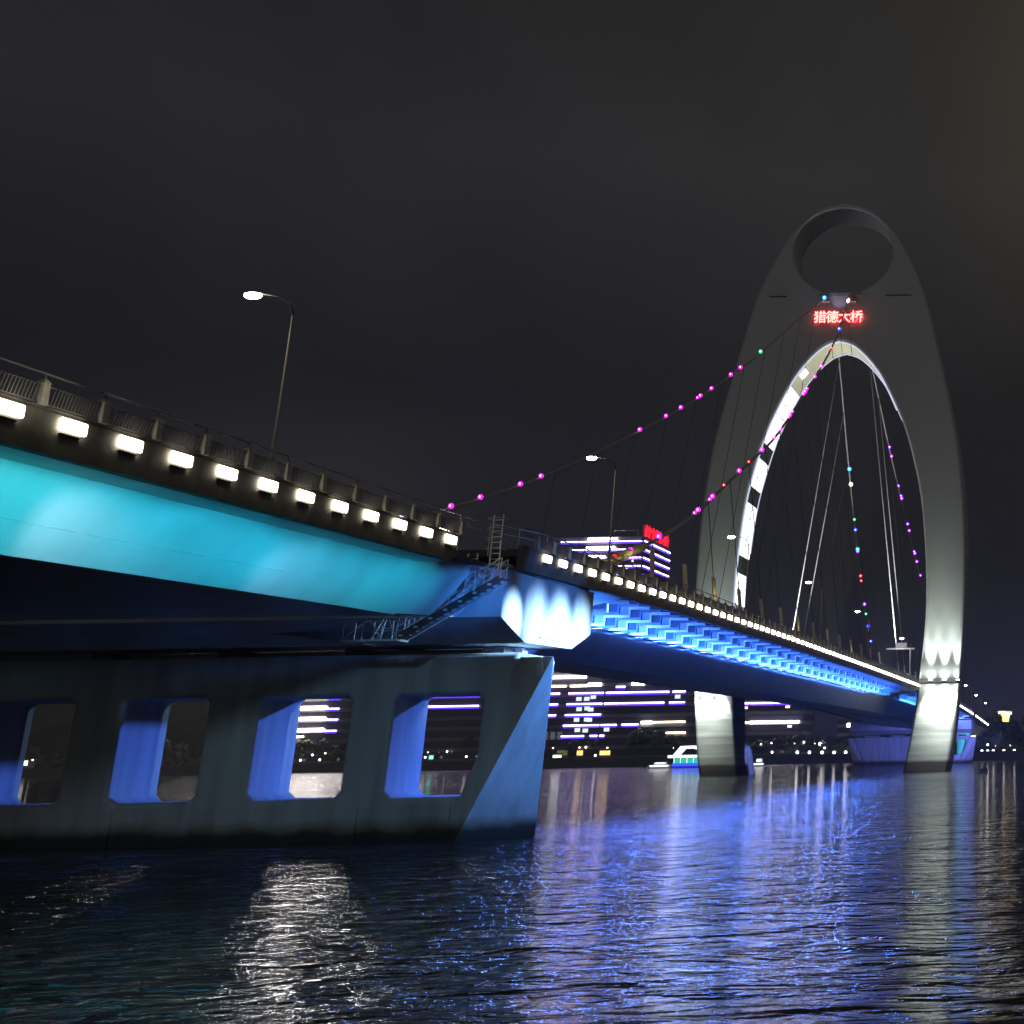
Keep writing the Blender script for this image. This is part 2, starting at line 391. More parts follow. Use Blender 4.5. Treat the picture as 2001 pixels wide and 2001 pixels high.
# ---- river piers
def river_pier(label, y0, T, ztop, opens, group, capdz=0):
    y1 = y0+T
    root = thing('river_pier', label, 'bridge pier', (XC, y0+T/2, 0), group)
    XR0, XL0 = -34.3, 2*XC+34.3
    # wall outline in x,z with openings, built as a filled 2-D curve then extruded
    def curve_mesh(outer, holes, depth, rnd):
        cu = bpy.data.curves.new('outline', 'CURVE'); cu.dimensions = '2D'; cu.fill_mode = 'BOTH'; cu.extrude = depth/2
        cu.bevel_depth = rnd; cu.bevel_resolution = 4; cu.offset = -rnd
        for pts in [outer]+holes:
            sp = cu.splines.new('POLY'); sp.points.add(len(pts)-1); sp.use_cyclic_u = True
            for p, (x, z) in zip(sp.points, pts): p.co = (x, z, 0, 1)
        t = bpy.data.objects.new('tmp', cu); COL.objects.link(t)
        dg = bpy.context.evaluated_depsgraph_get(); me = bpy.data.meshes.new_from_object(t.evaluated_get(dg)); bpy.data.objects.remove(t); bpy.data.curves.remove(cu)
        return me
    outer = [(-34.6, 0.6), (-34.4, 1.9), (-32.0, 7.4), (-32.0, ztop), (2*XC+32.0, ztop), (2*XC+32.0, 7.4), (2*XC+34.4, 1.9), (2*XC+34.6, 0.6)]
    holes = []
    for (a, b, c, d) in opens:
        k = 0.40
        holes.append([(a+k, c), (a, c+k), (a, d-.25), (a+.25, d), (b-.25, d), (b, d-.25), (b, c+k), (b-k, c)])
    me = curve_mesh(outer, holes, T-0.5, 0.25)
    for v in me.vertices:
        x, z, w = v.co; v.co = Vector((x, y0+T/2+w, z))-root.location
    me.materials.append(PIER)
    bm = bmesh.new(); bm.from_mesh(me); bmesh.ops.recalc_face_normals(bm, faces=bm.faces); bm.to_mesh(me); bm.free()
    me.name = 'wall'; o = bpy.data.objects.new('wall', me); COL.objects.link(o); o.parent = root
    # raked wedge ends: front edge leans outwards towards the top, back edge stays back
    for s in (1, -1):
        q = lambda x: x if s == 1 else 2*XC-x
        m = MB()
        zt = 9.72*ztop/10.0
        A0, A1, A2, A3 = (q(-35.15), y0-.15, -1.5), (q(-29.95), y0-.15, zt), (q(-31.55), y1, zt), (q(-31.80), y1, -1.5)
        B0, B1, B2, B3 = (q(-35.75), y0-.15, -1.5), (q(-31.8), y0-.15, zt), (q(-32.4), y1+.14, zt), (q(-34.9), y1+.14, -1.5)
        m.add([A0, A1, A2, A3, B0, B1, B2, B3], [(0,3,1),(3,2,1),(0,1,5,4),(3,7,6,2),(1,2,6,5),(0,4,7,3),(4,5,6,7)])
        m.build('raked_end', PIER, root)
    m = MB()   # plinth, slightly proud, in three pours with open joints
    cuts = [(-34.9, -39.93), (-40.03, -53.4), (-53.5, 2*XC+34.9)]
    for i, (xa, xb) in enumerate(cuts):
        pa = [(xa, y0-.12, -1.5), (xa-0.0, y1+.12, -1.5), (xb, y1+.12, -1.5), (xb, y0-.12, -1.5), (xa, y0-.12, 1.93), (xa, y1+.12, 1.93), (xb, y1+.12, 1.93), (xb, y0-.12, 1.93)]
        m.hexa(pa)
    m.build('plinth', PIER, root)
    MB().box(2*XC+33, -33, y0+3.4, y0+4.3, ztop-.05, ztop+.43).build('gap_blocker', PIER, root)  # added wall that blocks bright strips showing in the gap under the beam
    for x in (-34, -42, -49.25, -56.5, -64.5): MB().box(x-.6, x+.6, y0+1.5, y0+3.3, ztop-.05, ztop+.42).build('bearing', DARKM, root)
    return root
OP = [(-38.75, -33.45-.35, 2.35, 7.9), (-46.3, -41.2, 2.35, 7.9), (-54.0, -49.2, 2.3, 7.9), (-62.0, -56.7, 2.3, 7.9)]
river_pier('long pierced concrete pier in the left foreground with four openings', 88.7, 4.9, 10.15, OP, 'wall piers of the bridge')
OPF = [(-37.4, -33.4, 2.4, 6.8), (-45.8, -41.2, 2.4, 6.8)]
river_pier('far blue lit pier behind the right tower leg', 468.5, 4.9, 7.8, OPF, 'wall piers of the bridge')

fp = thing('approach_pier', 'slim cyan lit column carrying the far approach behind the right tower leg', 'bridge pier', (-36, 489, 0))
MB().loft([[(-34.8, 488, -1), (-37.2, 488, -1), (-37.2, 490.4, -1), (-34.8, 490.4, -1)], [(-34.8, 488, 6), (-37.2, 488, 6), (-37.2, 490.4, 6), (-34.8, 490.4, 6)], [(-32.6, 487.6, 9.6), (-39.4, 487.6, 9.6), (-39.4, 490.8, 9.6), (-32.6, 490.8, 9.6)]]).build('column', PIER, fp)
MB().box(-39.6, -32.4, 487.4, 491, 9.604, 10.1).build('cap', PIER, fp)
# ---------------------------------------------------------------- tower
TY0, TY1, TC = 305.5, 316.5, -49.2
OUT = [(-1.5, 23.6), (0, 24.0), (4, 24.7), (8.5, 25.2), (16.5, 26.0), (27.7, 26.7), (40, 27.1), (51, 26.8), (62, 25.7), (69, 24.5), (75.5, 23.1), (86, 20.6), (92, 19.2), (96.5, 18.0), (102, 15.9), (106, 14.0), (110, 11.8), (113, 9.5), (115.9, 6.4), (117.4, 3.3), (118, 0)]
INN = [(-1.5, 15.2), (0, 15.4), (4, 16.2), (8.4, 17.0), (16, 18.0), (28, 19.15), (38, 19.2), (49, 18.4), (55, 17.6), (60, 16.5), (65, 15.2), (69, 13.9), (73, 12.2), (77, 10.3), (80, 8.6), (83, 6.3), (85, 4.3), (86.3, 2.4), (87, 0)]
def inn(z): return smooth_tab(INN, z)
tw = thing('bridge_tower', 'tall pale arched concrete tower straddling the deck, lit at the legs', 'bridge tower', (TC, 311, 0))
def tower_shell():
    cu = bpy.data.curves.new('outline', 'CURVE'); cu.dimensions = '2D'; cu.fill_mode = 'BOTH'; cu.extrude = (TY1-TY0)/2-.5
    cu.bevel_depth = .5; cu.bevel_resolution = 2; cu.offset = -.5
    def dens(tab):
        z0, z1 = tab[0][0], tab[-1][0]; r = []
        zs = frange(z0, z1*.9, 2)+[z1*.9+(z1*.1)*math.sin(math.pi/2*i/14) for i in range(1, 15)]
        return [(z, max(0, smooth_tab(tab, z))) for z in zs]
    o = dens(OUT); i = dens(INN)
    outer = [(w, z) for z, w in o]+[(-w, z) for z, w in o[::-1][1:]]
    inner = [(-w-(max(0, 1.1*(1-z/20)) if w > 0 else 0), z) for z, w in i]+[(w, z) for z, w in i[::-1][1:]]
    hole = []
    for k in range(48):
        a = 2*math.pi*k/48; x = math.cos(a)*10.7; z = 106.8+math.sin(a)*(9.9 if math.sin(a) > 0 else 9.6)
        z = max(z, 97.6); hole.append((x, z))
    hh = []
    for p in hole:
        if not hh or (p[0]-hh[-1][0])**2+(p[1]-hh[-1][1])**2 > .01: hh.append(p)
    for pts in (outer+inner, hh):
        sp = cu.splines.new('POLY'); sp.points.add(len(pts)-1); sp.use_cyclic_u = True
        for p, (x, z) in zip(sp.points, pts): p.co = (x, z, 0, 1)
    t = bpy.data.objects.new('tmp', cu); COL.objects.link(t)
    dg = bpy.context.evaluated_depsgraph_get(); me = bpy.data.meshes.new_from_object(t.evaluated_get(dg)); bpy.data.objects.remove(t); bpy.data.curves.remove(cu)
    for v in me.vertices: x, z, w = v.co; v.co = (x, w, z)
    bm = bmesh.new(); bm.from_mesh(me); bmesh.ops.remove_doubles(bm, verts=bm.verts, dist=.001); bmesh.ops.recalc_face_normals(bm, faces=bm.faces); bm.to_mesh(me); bm.free()
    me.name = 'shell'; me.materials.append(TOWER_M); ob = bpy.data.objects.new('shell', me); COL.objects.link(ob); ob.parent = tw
def tower_mat():
    m, nt, b = nodes('tower_concrete_stained'); N = nt.nodes; L = nt.links
    b.inputs['Roughness'].default_value = 0.75
    geo = N.new('ShaderNodeNewGeometry'); sep = N.new('ShaderNodeSeparateXYZ'); L.new(geo.outputs['Position'], sep.inputs[0])
    n1 = N.new('ShaderNodeTexNoise'); n1.inputs['Scale'].default_value = .25; n1.inputs['Detail'].default_value = 6; L.new(geo.outputs['Position'], n1.inputs['Vector'])
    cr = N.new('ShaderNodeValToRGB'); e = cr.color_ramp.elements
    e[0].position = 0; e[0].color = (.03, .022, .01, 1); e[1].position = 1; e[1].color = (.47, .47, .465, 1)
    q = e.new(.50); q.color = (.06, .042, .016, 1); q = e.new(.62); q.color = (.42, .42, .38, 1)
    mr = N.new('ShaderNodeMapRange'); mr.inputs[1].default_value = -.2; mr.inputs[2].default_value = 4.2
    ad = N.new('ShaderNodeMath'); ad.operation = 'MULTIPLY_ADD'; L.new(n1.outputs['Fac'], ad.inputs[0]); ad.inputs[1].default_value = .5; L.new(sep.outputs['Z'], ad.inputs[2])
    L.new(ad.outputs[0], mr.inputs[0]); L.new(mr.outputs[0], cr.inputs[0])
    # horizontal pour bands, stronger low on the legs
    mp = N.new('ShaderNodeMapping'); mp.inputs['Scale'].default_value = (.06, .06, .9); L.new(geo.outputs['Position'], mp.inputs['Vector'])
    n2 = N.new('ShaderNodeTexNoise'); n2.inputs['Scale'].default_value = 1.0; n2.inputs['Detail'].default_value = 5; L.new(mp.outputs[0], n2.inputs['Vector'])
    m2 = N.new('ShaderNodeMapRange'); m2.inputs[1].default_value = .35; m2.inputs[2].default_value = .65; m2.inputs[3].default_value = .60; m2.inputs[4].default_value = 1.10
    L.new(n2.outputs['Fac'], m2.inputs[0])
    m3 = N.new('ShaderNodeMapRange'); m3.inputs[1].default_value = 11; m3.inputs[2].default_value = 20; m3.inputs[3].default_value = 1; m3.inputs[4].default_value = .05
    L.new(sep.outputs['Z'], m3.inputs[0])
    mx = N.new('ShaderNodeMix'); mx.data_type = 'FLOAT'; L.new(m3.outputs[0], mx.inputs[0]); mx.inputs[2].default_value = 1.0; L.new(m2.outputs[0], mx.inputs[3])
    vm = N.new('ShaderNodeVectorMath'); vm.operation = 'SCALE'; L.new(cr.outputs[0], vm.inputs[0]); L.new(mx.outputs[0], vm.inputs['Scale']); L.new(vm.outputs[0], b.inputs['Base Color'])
    bp = N.new('ShaderNodeBump'); bp.inputs['Strength'].default_value = .06; bp.inputs['Distance'].default_value = .05; L.new(n2.outputs['Fac'], bp.inputs['Height']); L.new(bp.outputs[0], b.inputs['Normal'])
    return m
TOWER_M = tower_mat()
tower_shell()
# ledge under the upper opening
m = MB(); m.box(TC-15.2, TC-11.5, TY0-.05, TY0+.3, 96.75, 97.05).build('vent_slot', DARKM, tw); MB().box(TC+9.5, TC+15.0, TY0-.05, TY0+.3, 96.75, 97.05).build('vent_slot', DARKM, tw)
m = MB(); m.box(TC-4.6, TC+4.6, TY0-.5, TY0-.002, 96.8, 97.5); m.box(TC-3.9, TC-2.2, TY0-1.6, TY0-.002, 95.2, 96.6); m.box(TC+1.7, TC+3.4, TY0-1.6, TY0-.002, 95.2, 96.6)
m.build('saddle_housing', SADDLE, tw)
# lit panels on the left reveal
def reveal_pt(z, y, side=-1, off=.06):
    w = inn(z)-off; return (TC+side*w, y, z)
def panel(z0, z1, mat, nm, y0=TY0+.7, y1=TY1-.7, off=.12, th=.10):
    n = 4; rings = []
    mb = MB()
    for i in range(n+1):
        z = z0+(z1-z0)*i/n
        a = reveal_pt(z, y0, off=off+th); b = reveal_pt(z, y1, off=off+th); c = reveal_pt(z, y1, off=off); d = reveal_pt(z, y0, off=off)
        rings.append([a, b, c, d])
    mb.loft(rings); return mb.build(nm, mat, tw)
for z0, z1 in ((71.9, 77.4), (65.6, 71.6), (56.6, 62.3), (48.0, 53.2), (42.6, 47.8), (32.8, 39.0)): 
    o = panel(z0, z1, PANELG, 'led_panel')
    # dark mullions across the panel
    mb = MB()
    for t in (.33, .7):
        z = z0+(z1-z0)*t; a = reveal_pt(z, TY0+1.2+4*t, off=.26); b = reveal_pt(z+1.6, TY1-1.2, off=.26)
        mb.bar(a, b, .05, .12)
    mb.build('mullion', DARKM, o)
for z0, z1 in ((62.4, 65.5), (53.3, 56.5), (39.1, 42.5)): panel(z0, z1, PANELD, 'unlit_panel')
panel(80.0, 81.6, PANELG, 'led_panel', y0=TY0+2, y1=TY1-5)
m = MB()
for z0 in (28.5, 30.6): m.bar(reveal_pt(z0, TY0+1, off=.3), reveal_pt(z0, TY1-1, off=.3), .2, .25)
for y in (TY0+1, TY0+5.5, TY1-1): m.bar(reveal_pt(17.5, y, off=.3), reveal_pt(33, y, off=.3), .2, .2)
m.build('panel_frame', GALV, tw)
for y, za, zb_ in ((TY0+.25, 18, 72), (TY1-.25, 44, 72)):
    pts = []
    for i in range(40):
        z = za+(86.95-za)*math.sin(math.pi/2*i/39); pts.append((TC-max(0, inn(z)-.15), y, z-.12))
    for i in range(1, 22):
        z = 86.95-(86.95-zb_)*(1-math.cos(math.pi/2*i/21)); pts.append((TC+max(0, inn(z)-.15), y, z-.12))
    MB().tube(pts, .16, 6).build('led_trim', TRIMG, tw)
# ring platforms with floodlights
FL = []
for s in (1, -1):
    ctr = TC+s*21.9
    m = MB(); m.box(ctr-4.6, ctr+4.6, TY0-1.5, TY0-.004, 16.55, 16.72); m.bar((ctr-4.6, TY0-1.5, 17.4), (ctr+4.6, TY0-1.5, 17.4), .06, .06)
    for i in range(7): x = ctr-4.55+9.1*i/6; m.bar((x, TY0-1.5, 16.72), (x, TY0-1.5, 17.4), .05, .05)
    m.build('ring_platform', DARKM, tw)
    for i in range(4):
        x = ctr-4.1+8.2*i/3
        h = MB().box(x-.35, x+.35, TY0-1.35, TY0-.75, 16.73, 17.15).build('floodlight', DARKM, tw)
        d = MB(); d.hexa([(x-.3, TY0-1.3, 17.16), (x+.3, TY0-1.3, 17.16), (x+.3, TY0-.8, 17.16), (x-.3, TY0-.8, 17.16), (x-.3, TY0-1.3, 17.25), (x+.3, TY0-1.3, 17.25), (x+.3, TY0-.8, 17.25), (x-.3, TY0-.8, 17.25)]); d.build('lens', FLOODG, h)
        spot('flood_up', (x, TY0-1.1, 17.6), (x, TY0+1.2, 60), 26000, (.86, 1.0, .90), 40, 1.0, .3)
        spot('flood_wash', (x, TY0-1.1, 17.5), (x, TY0+1.2, 20), 520, (.90, 1.0, .92), 110, 1.0, .3)
        spot('flood_down', (x, TY0-1.3, 16.4), (x, TY0+.3, 10), (13000 if s < 0 else 24000), (.88, 1.0, .88), 66, 1.0, .2)
        spot('flood_down_wash', (x, TY0-1.4, 16.45), (x, TY0+.4, 14.6), 700, (.9, 1.0, .9), 140, 1.0, .2)
# tower sign
sg = thing('neon_sign', 'glowing red sign of four characters high on the tower', 'sign', (TC-.3, TY0-.6, 92.1))
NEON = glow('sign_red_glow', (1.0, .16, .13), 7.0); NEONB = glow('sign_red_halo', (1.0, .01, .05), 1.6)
for i, ch in enumerate('\u730e\u5fb7\u5927\u6865'):
    for nm, mat, off, yy in (('character', NEON, 0.0, -.1), ('character_halo', NEONB, .12, .04)):  # the rear letters glow as a painted red halo round each character
        cu = bpy.data.curves.new(nm, 'FONT'); cu.body = ch; cu.size = 2.75; cu.align_x = 'CENTER'; cu.align_y = 'CENTER'; cu.extrude = .06; cu.offset = off if off else .02
        t = bpy.data.objects.new('tmp', cu); COL.objects.link(t)
        dg = bpy.context.evaluated_depsgraph_get(); me = bpy.data.meshes.new_from_object(t.evaluated_get(dg)); bpy.data.objects.remove(t); bpy.data.curves.remove(cu)
        xs = [v.co.x for v in me.vertices]; zs = [v.co.y for v in me.vertices]; cx = (min(xs)+max(xs))/2; cz = (min(zs)+max(zs))/2
        for v in me.vertices: x, z, w = v.co; v.co = (x-cx, yy-w, z-cz)
        me.materials.clear(); me.materials.append(mat); me.name = nm
        o = bpy.data.objects.new(nm, me); COL.objects.link(o)
        if nm == 'character': o.parent = sg; o.location = ((i-1.5)*2.58, 0, 0); lastc = o
        else: o.parent = lastc
m = MB(); m.bar((TC-5.7, TY0-.25, 93.2), (TC+5.1, TY0-.25, 93.2), .1, .1); m.bar((TC-5.7, TY0-.25, 91.0), (TC+5.1, TY0-.25, 91.0), .1, .1); m.build('sign_frame', DARKM, sg)

# guard pile beside the left leg
m = MB(); m.hexa([(-68.4, 317, -1.5), (-65.2, 317, -1.5), (-65.2, 320, -1.5), (-68.4, 320, -1.5), (-69.2, 317, 5.6), (-66.3, 317, 5.6), (-66.3, 320, 5.6), (-69.2, 320, 5.6)])
tag(m.build('guard_pile', CONC_T, bevel=.1), 'leaning blue lit guard block in the water right of the left tower leg', 'guard pile')

# ---------------------------------------------------------------- cables
NEAR = [(104, 15.9), (121.4, 19.4), (136.9, 23.1), (154.1, 28.1), (167.9, 33.0), (184, 38.6), (203.8, 45.6), (220.9, 53.0), (236.7, 60.2), (255, 68.5), (269.6, 75.7), (282.1, 82.8), (297.1, 93.0), (305.5, 96.4)]
FARC = [(104, 15.6), (125, 21.3), (147.4, 27.8), (167.9, 34.3), (198.3, 45.8), (223.4, 56.2), (243.9, 65.7), (255.8, 71.5), (280, 84), (303.3, 95.6), (305.5, 96.4)]
NEARS = [(316.5, 96.4), (332.8, 87.1), (354.7, 73.4), (372.1, 63.8), (383.8, 57.4), (396, 51), (430, 35), (477, 18.0)]
FARS = [(316.5, 96.4), (332, 85.5), (349.7, 71.5), (368.5, 58.2), (386.7, 46.5), (409.3, 35.7), (440, 24.5), (477, 16.5)]
def cable(label, main, side, xm, xs, mleds, sleds, hx):
    root = thing('main_cable', label, 'suspension cable', (TC, 311, 96), 'main suspension cables')
    fx = lambda y: xm(y) if y < 311 else xs(y)
    for tab in (main, side):
        m = MB(); m.tube([(fx(y), y, smooth_tab(tab, y)) for y in frange(tab[0][0], tab[-1][0], 4)], .17, 8); m.build('cable', CABLE, root, smooth=True)
    proto = {}
    for tab, leds in ((main, mleds), (side, sleds)):
        for y, c, r in leds:
            p = Vector((fx(y), y, smooth_tab(tab, y)+.1))
            if c not in proto:
                o = MB().ball(p+Vector((.1, -.4, .0)), .21, 10, 7).build('led_light', GLOWS[c], root, smooth=True, origin=p); proto[c] = o
                MB().ball(p+Vector((.1, -.57, -.01)), .075, 8, 6).build('hot_centre', CORES[c], o, smooth=True)  # white-hot centre painted as a small ball set towards the viewer
            else:
                o = copy_tree(proto[c], root); o.location = p-root.location
            o.scale = (r*1.25, r*1.25, r*1.25)
    ys = [y for y in frange(122, 296, 12.4)]+[y for y in frange(328, 462, 12.2)]
    for y in ys:
        tab = main if y < 311 else side
        top = (fx(y), y, smooth_tab(tab, y)); zd = zl(y)+.4
        if top[2]-zd < 2: continue
        bot = (hx, y, zd)
        bright = y in ys[len([q for q in ys if q < 311]):][:2]
        ho = MB().tube([bot, top], .12 if bright else .05, 6).build('hanger', HANG if bright else HANGD, root, smooth=True)
        d = (Vector(top)-Vector(bot)).normalized()
        for k in (-.35, .35):
            MB().tube([Vector(bot)+Vector((0, k, 0)), Vector(bot)+Vector((0, k, 0))+d*min(5.5, top[2]-zd-.5)], .13, 8).build('socket', SOCK, ho, smooth=True)
    return root
CABLE = surf('cable_sheath', (.36, .35, .36), .55, .15, 1.0)
HANG = surf('hanger_steel_lit', (.7, .7, .7), .45, .1, 1.0)  # pale copy, lit look put into the colour of a few hangers
HANGD = surf('hanger_steel_unlit', (.14, .14, .15), .6, .1, 1.0)  # dark copy of the same steel for hangers left unlit
SOCK = surf('socket_sheath', (.62, .56, .38), .5, .1, 2.0)
M = 'magenta'
nxm = lambda y: -36-(y-105)*.0541
nxs = lambda y: -46.8+(y-316)*.0672
fxm = lambda y: -64+(y-95)*.0560
fxs = lambda y: -52.3-(y-316)*.0338
nm = [(121.4,'red',.8),(126.5,M,.95),(136.9,M,1.0),(154.1,M,1.0),(152.4,M,.7),(161.5,M,1.0),(160,M,.7),(167.9,'red',.7),(177.3,M,1),(184,'red',.7),(193.7,M,1.15),(203.8,M,1.1),(209.5,M,1.0),(218.5,M,1.1),(217.3,M,.8),(220.9,M,.9),(234.5,M,1.3),(233,M,1.0),(236.7,M,1.0),(246.4,M,1.1),(255,M,1.2),(269.6,'red',1.0),(282.1,'blue',1.4),(297.1,'white',1.2),(298.5,'red',1.4)]
fm = [(147.4,M,1.0),(153.5,M,1.0),(162.7,M,1.0),(167.9,M,1.0),(198.3,M,1.1),(208.4,M,1.0),(214.6,M,1.1),(223.4,M,1.1),(222,M,.8),(228.7,M,1.1),(238.6,M,1.2),(243.9,M,1.2),(255.8,'green',1.3),(303.0,'cyan',1.6)]
P = 'purple'
ns = [(354.7,P,1.3),(357.6,P,1.3),(367.6,P,1.2),(372.1,P,1.5),(371.2,P,1.3),(381.3,P,1.4),(383.8,P,1.4),(392.6,P,1.5),(391.8,P,1.2),(396,P,1.4),(402,P,1.3),(470,P,1.7),(473,P,1.5),(476,P,1.5)]
fs = [(354.3,'cyan',1.8),(358.4,'white',1.6),(368.5,'green',1.3),(371.6,'blue',1.6),(377.6,'cyan',1.8),(378.3,P,1.4),(386.7,'red',1.6),(388.6,'red',1.4),(398.5,P,1.7),(403.0,'green',1.4),(409.3,'blue',1.7),(417.6,'blue',1.4)]
cable('right main cable dotted with magenta lights crossing in front of the tower arch', NEAR, NEARS, nxm, nxs, nm, ns, -37.2)
cable('left main cable with widely spaced magenta lights rising to the tower', FARC, FARS, fxm, fxs, fm, fs, -62.0)
# yellow lit anchor sleeves of the two cables
def sleeve(label, tab, fx, y0, y1):
    root = thing('cable_sleeve', label, 'cable sleeve', (fx(y0), y0, smooth_tab(tab, y0)), 'sleeves at the cable ends')
    m = MB(); ys = frange(y0, y1, 2); m.tube([(fx(y), y, smooth_tab(tab, y)) for y in ys], [.30 if i < len(ys)*.6 else .40 for i in range(len(ys))], 12); m.build('sheath', SOCK, root, smooth=True)
    m = MB(); ym = y0+.62*(y1-y0); p = Vector((fx(ym), ym, smooth_tab(tab, ym))); m.tube([p-Vector((0, .3, .1)), p+Vector((0, .3, .1))], .5, 12); m.build('collar', SOCK, root)
    return root
sleeve('yellow lit sleeve at the foot of the right main cable', NEAR, nxm, 110, 131)
sleeve('dim sleeve at the foot of the left main cable', FARC, fxm, 104, 122)
point('sleeve_lamp', (nxm(118)+2.0, 117, zl(117)+2.2), 130, (1.0, .78, .30))
point('sleeve_lamp', (nxm(126)+2.0, 125, zl(125)+4.2), 90, (1.0, .78, .30))
for y in (159.2, 208.8, 258.4):
    point('socket_lamp', (-36.2, y-.8, zl(y)+1.2), 75, (1.0, .80, .32)); point('socket_lamp', (-36.6, y-.8, zl(y)+4.4), 45, (1.0, .80, .32))

# ---------------------------------------------------------------- stair, ladder
st = thing('access_stair', 'steel access stair with handrails hung in front of the anchor beam', 'stair', (-35, 81.8, 11))
A, B = Vector((-30.75, 81.9, 13.55)), Vector((-35.9, 81.9, 10.5))
for dy in (-.45, .45):
    MB().bar(A+Vector((0, dy, 0)), B+Vector((0, dy, 0)), .10, .34).build('stringer', GALV if dy > 0 else DARKM, st)
m = MB()
n = 15
for i in range(n+1):
    p = A.lerp(B, i/n); m.box(p.x-.14, p.x+.14, p.y-.42, p.y+.42, p.z-.03, p.z+.02)
m.build('tread', DARKM, st)
m = MB()
for i in range(7):
    p = A.lerp(B, .1+.85*i/6); m.box(p.x-.10, p.x+.10, p.y-.53, p.y-.505, p.z-.06, p.z+.05)
m.build('bolt_plate', GALV, st)
for dy in (-.45, .45):
    m = MB(); m.bar(A+Vector((0, dy, 1.1)), B+Vector((0, dy, 1.1)), .05, .05); m.bar(A+Vector((0, dy, .6)), B+Vector((0, dy, .6)), .04, .04)
    for i in range(7): p = A.lerp(B, i/6)+Vector((0, dy, 0)); m.bar(p, p+Vector((0, 0, 1.1)), .05, .05)
    m.build('handrail', GALV, st)
m = MB(); m.box(-38.7, -35.7, 81.2, 82.6, 10.36, 10.46); m.build('platform', GALV, st)
m = MB()
for x in (-38.6, -37.6, -36.6, -35.8):
    for y in (81.25, 82.55): m.bar((x, y, 10.46), (x, y, 11.5), .05, .05)
for y in (81.25, 82.55): m.bar((-38.65, y, 11.5), (-35.75, y, 11.5), .05, .05); m.bar((-38.65, y, 11.0), (-35.75, y, 11.0), .04, .04)
m.bar((-38.6, 81.25, 10.5), (-37.4, 81.25, 11.5), .05, .05); m.bar((-37.3, 81.25, 11.5), (-36.6, 81.25, 10.5), .05, .05); m.bar((-36.3, 81.25, 11.5), (-35.8, 81.25, 10.5), .05, .05)
for y in (81.4, 82.4): m.bar((-37.2, y, 10.4), (-37.2, 83.3, 12.2), .06, .06)
m.build('platform_railing', GALV, st)
def ladder(label, x, y, z0, z1, w, cage):
    root = thing('access_ladder', label, 'ladder', (x, y, z0), 'access ladders at the deck joint')
    for dx in (-w/2, w/2): MB().bar((x+dx, y, z0), (x+dx, y, z1), .06, .06).build('rail', GALV, root)
    m = MB(); z = z0+.2
    while z < z1: m.bar((x-w/2, y, z), (x+w/2, y, z), .04, .04); z += .3
    m.build('rung', GALV, root)
    if cage:
        m = MB(); z = z0+1.0
        while z < z1:
            m.tube([(x-w/2-.1*math.cos(0)+0, y, z)]+[(x+math.cos(R(a))*.5, y-math.sin(R(a))*.7, z) for a in range(180, -1, -20)], .025, 5); z += .55
        m.build('cage', GALV, root)
    return root
ladder('caged ladder rising from the deck joint above the stair', -31.2, 81.6, 14.1, 17.0, .5, True)
ladder('short cyan lit ladder from the girder down to the stair', -32.3, 81.4, 12.9, 14.9, .5, False)
# guard frame at the deck joint
gf = thing('deck_barrier', 'thin metal barrier on the deck joint above the anchor beam', 'barrier', (-32, 84, 15.8))
m = MB()
for z in (17.0, 16.55): m.bar((-33.6, 82.4, z), (-31.4, 90.0, z), .05, .05)
for t in (0, .33, .66, 1): m.bar((-33.6+2.2*t, 82.4+7.6*t, 15.2), (-33.6+2.2*t, 82.4+7.6*t, 17.0), .05, .05)
m.build('frame_rails', GALV, gf)
jf = MB(); jf.box(-36, -31.9, 75.62, 85.38, 14.3, 14.5); jf.build('joint_plate', FASCIA, gf)

# ---------------------------------------------------------------- street lamps
def street_lamp(label, x, y, h, s=1):
    z = zl(y)+.4; root = thing('street_lamp', label, 'street lamp', (x, y, z), 'street lamps along the bridge deck')
    m = MB(); m.tube([(x, y, z), (x, y, z+.9), (x, y, z+.95), (x, y, z+h-.8)], [.14, .14, .075, .045], 10); m.build('pole', POLEM, root, smooth=True)
    m = MB(); m.tube([(x, y, z+h-.8), (x-.15*s, y, z+h-.3), (x-.7*s, y, z+h), (x-1.4*s, y, z+h+.12)], [.05, .035, .03, .025], 8); m.build('arm', ARMM, root, smooth=True)
    m = MB(); m.ball((x-1.75*s, y, z+h+.16), .42, 12, 8, (1.0, .45, .16)); hd = m.build('lamp_head', DARKM, root, smooth=True)
    m = MB(); m.ball((x-1.75*s, y, z+h+.06), .36, 12, 8, (1.0, .6, .42)); m.build('lens', STREETG, hd, smooth=True)
    return root
street_lamp('nearest street lamp on a slim pole above the cyan lit girder', -31.75, 59.0, 7.6)
for y, lb in ((103.2, 'street lamp on a slim pole just right of the anchor beam'), (147, 'street lamp in front of the left tower leg'), (191, 'third lamp inside the tower arch, left of the hanging cables'),
              (235, 'street lamp low inside the arch beside the coloured lights'), (296, 'street lamp beside the overhead road sign at the right tower leg'),
              (366, 'first street lamp on the far deck right of the tower'), (410, 'second street lamp right of the tower'), (470, 'street lamp above the far anchor beam'), (520, 'street lamp on the far approach near the right edge'),
              (575, 'last street lamp at the far end of the bridge')):
    street_lamp(lb, -31.75, y, 8.0)
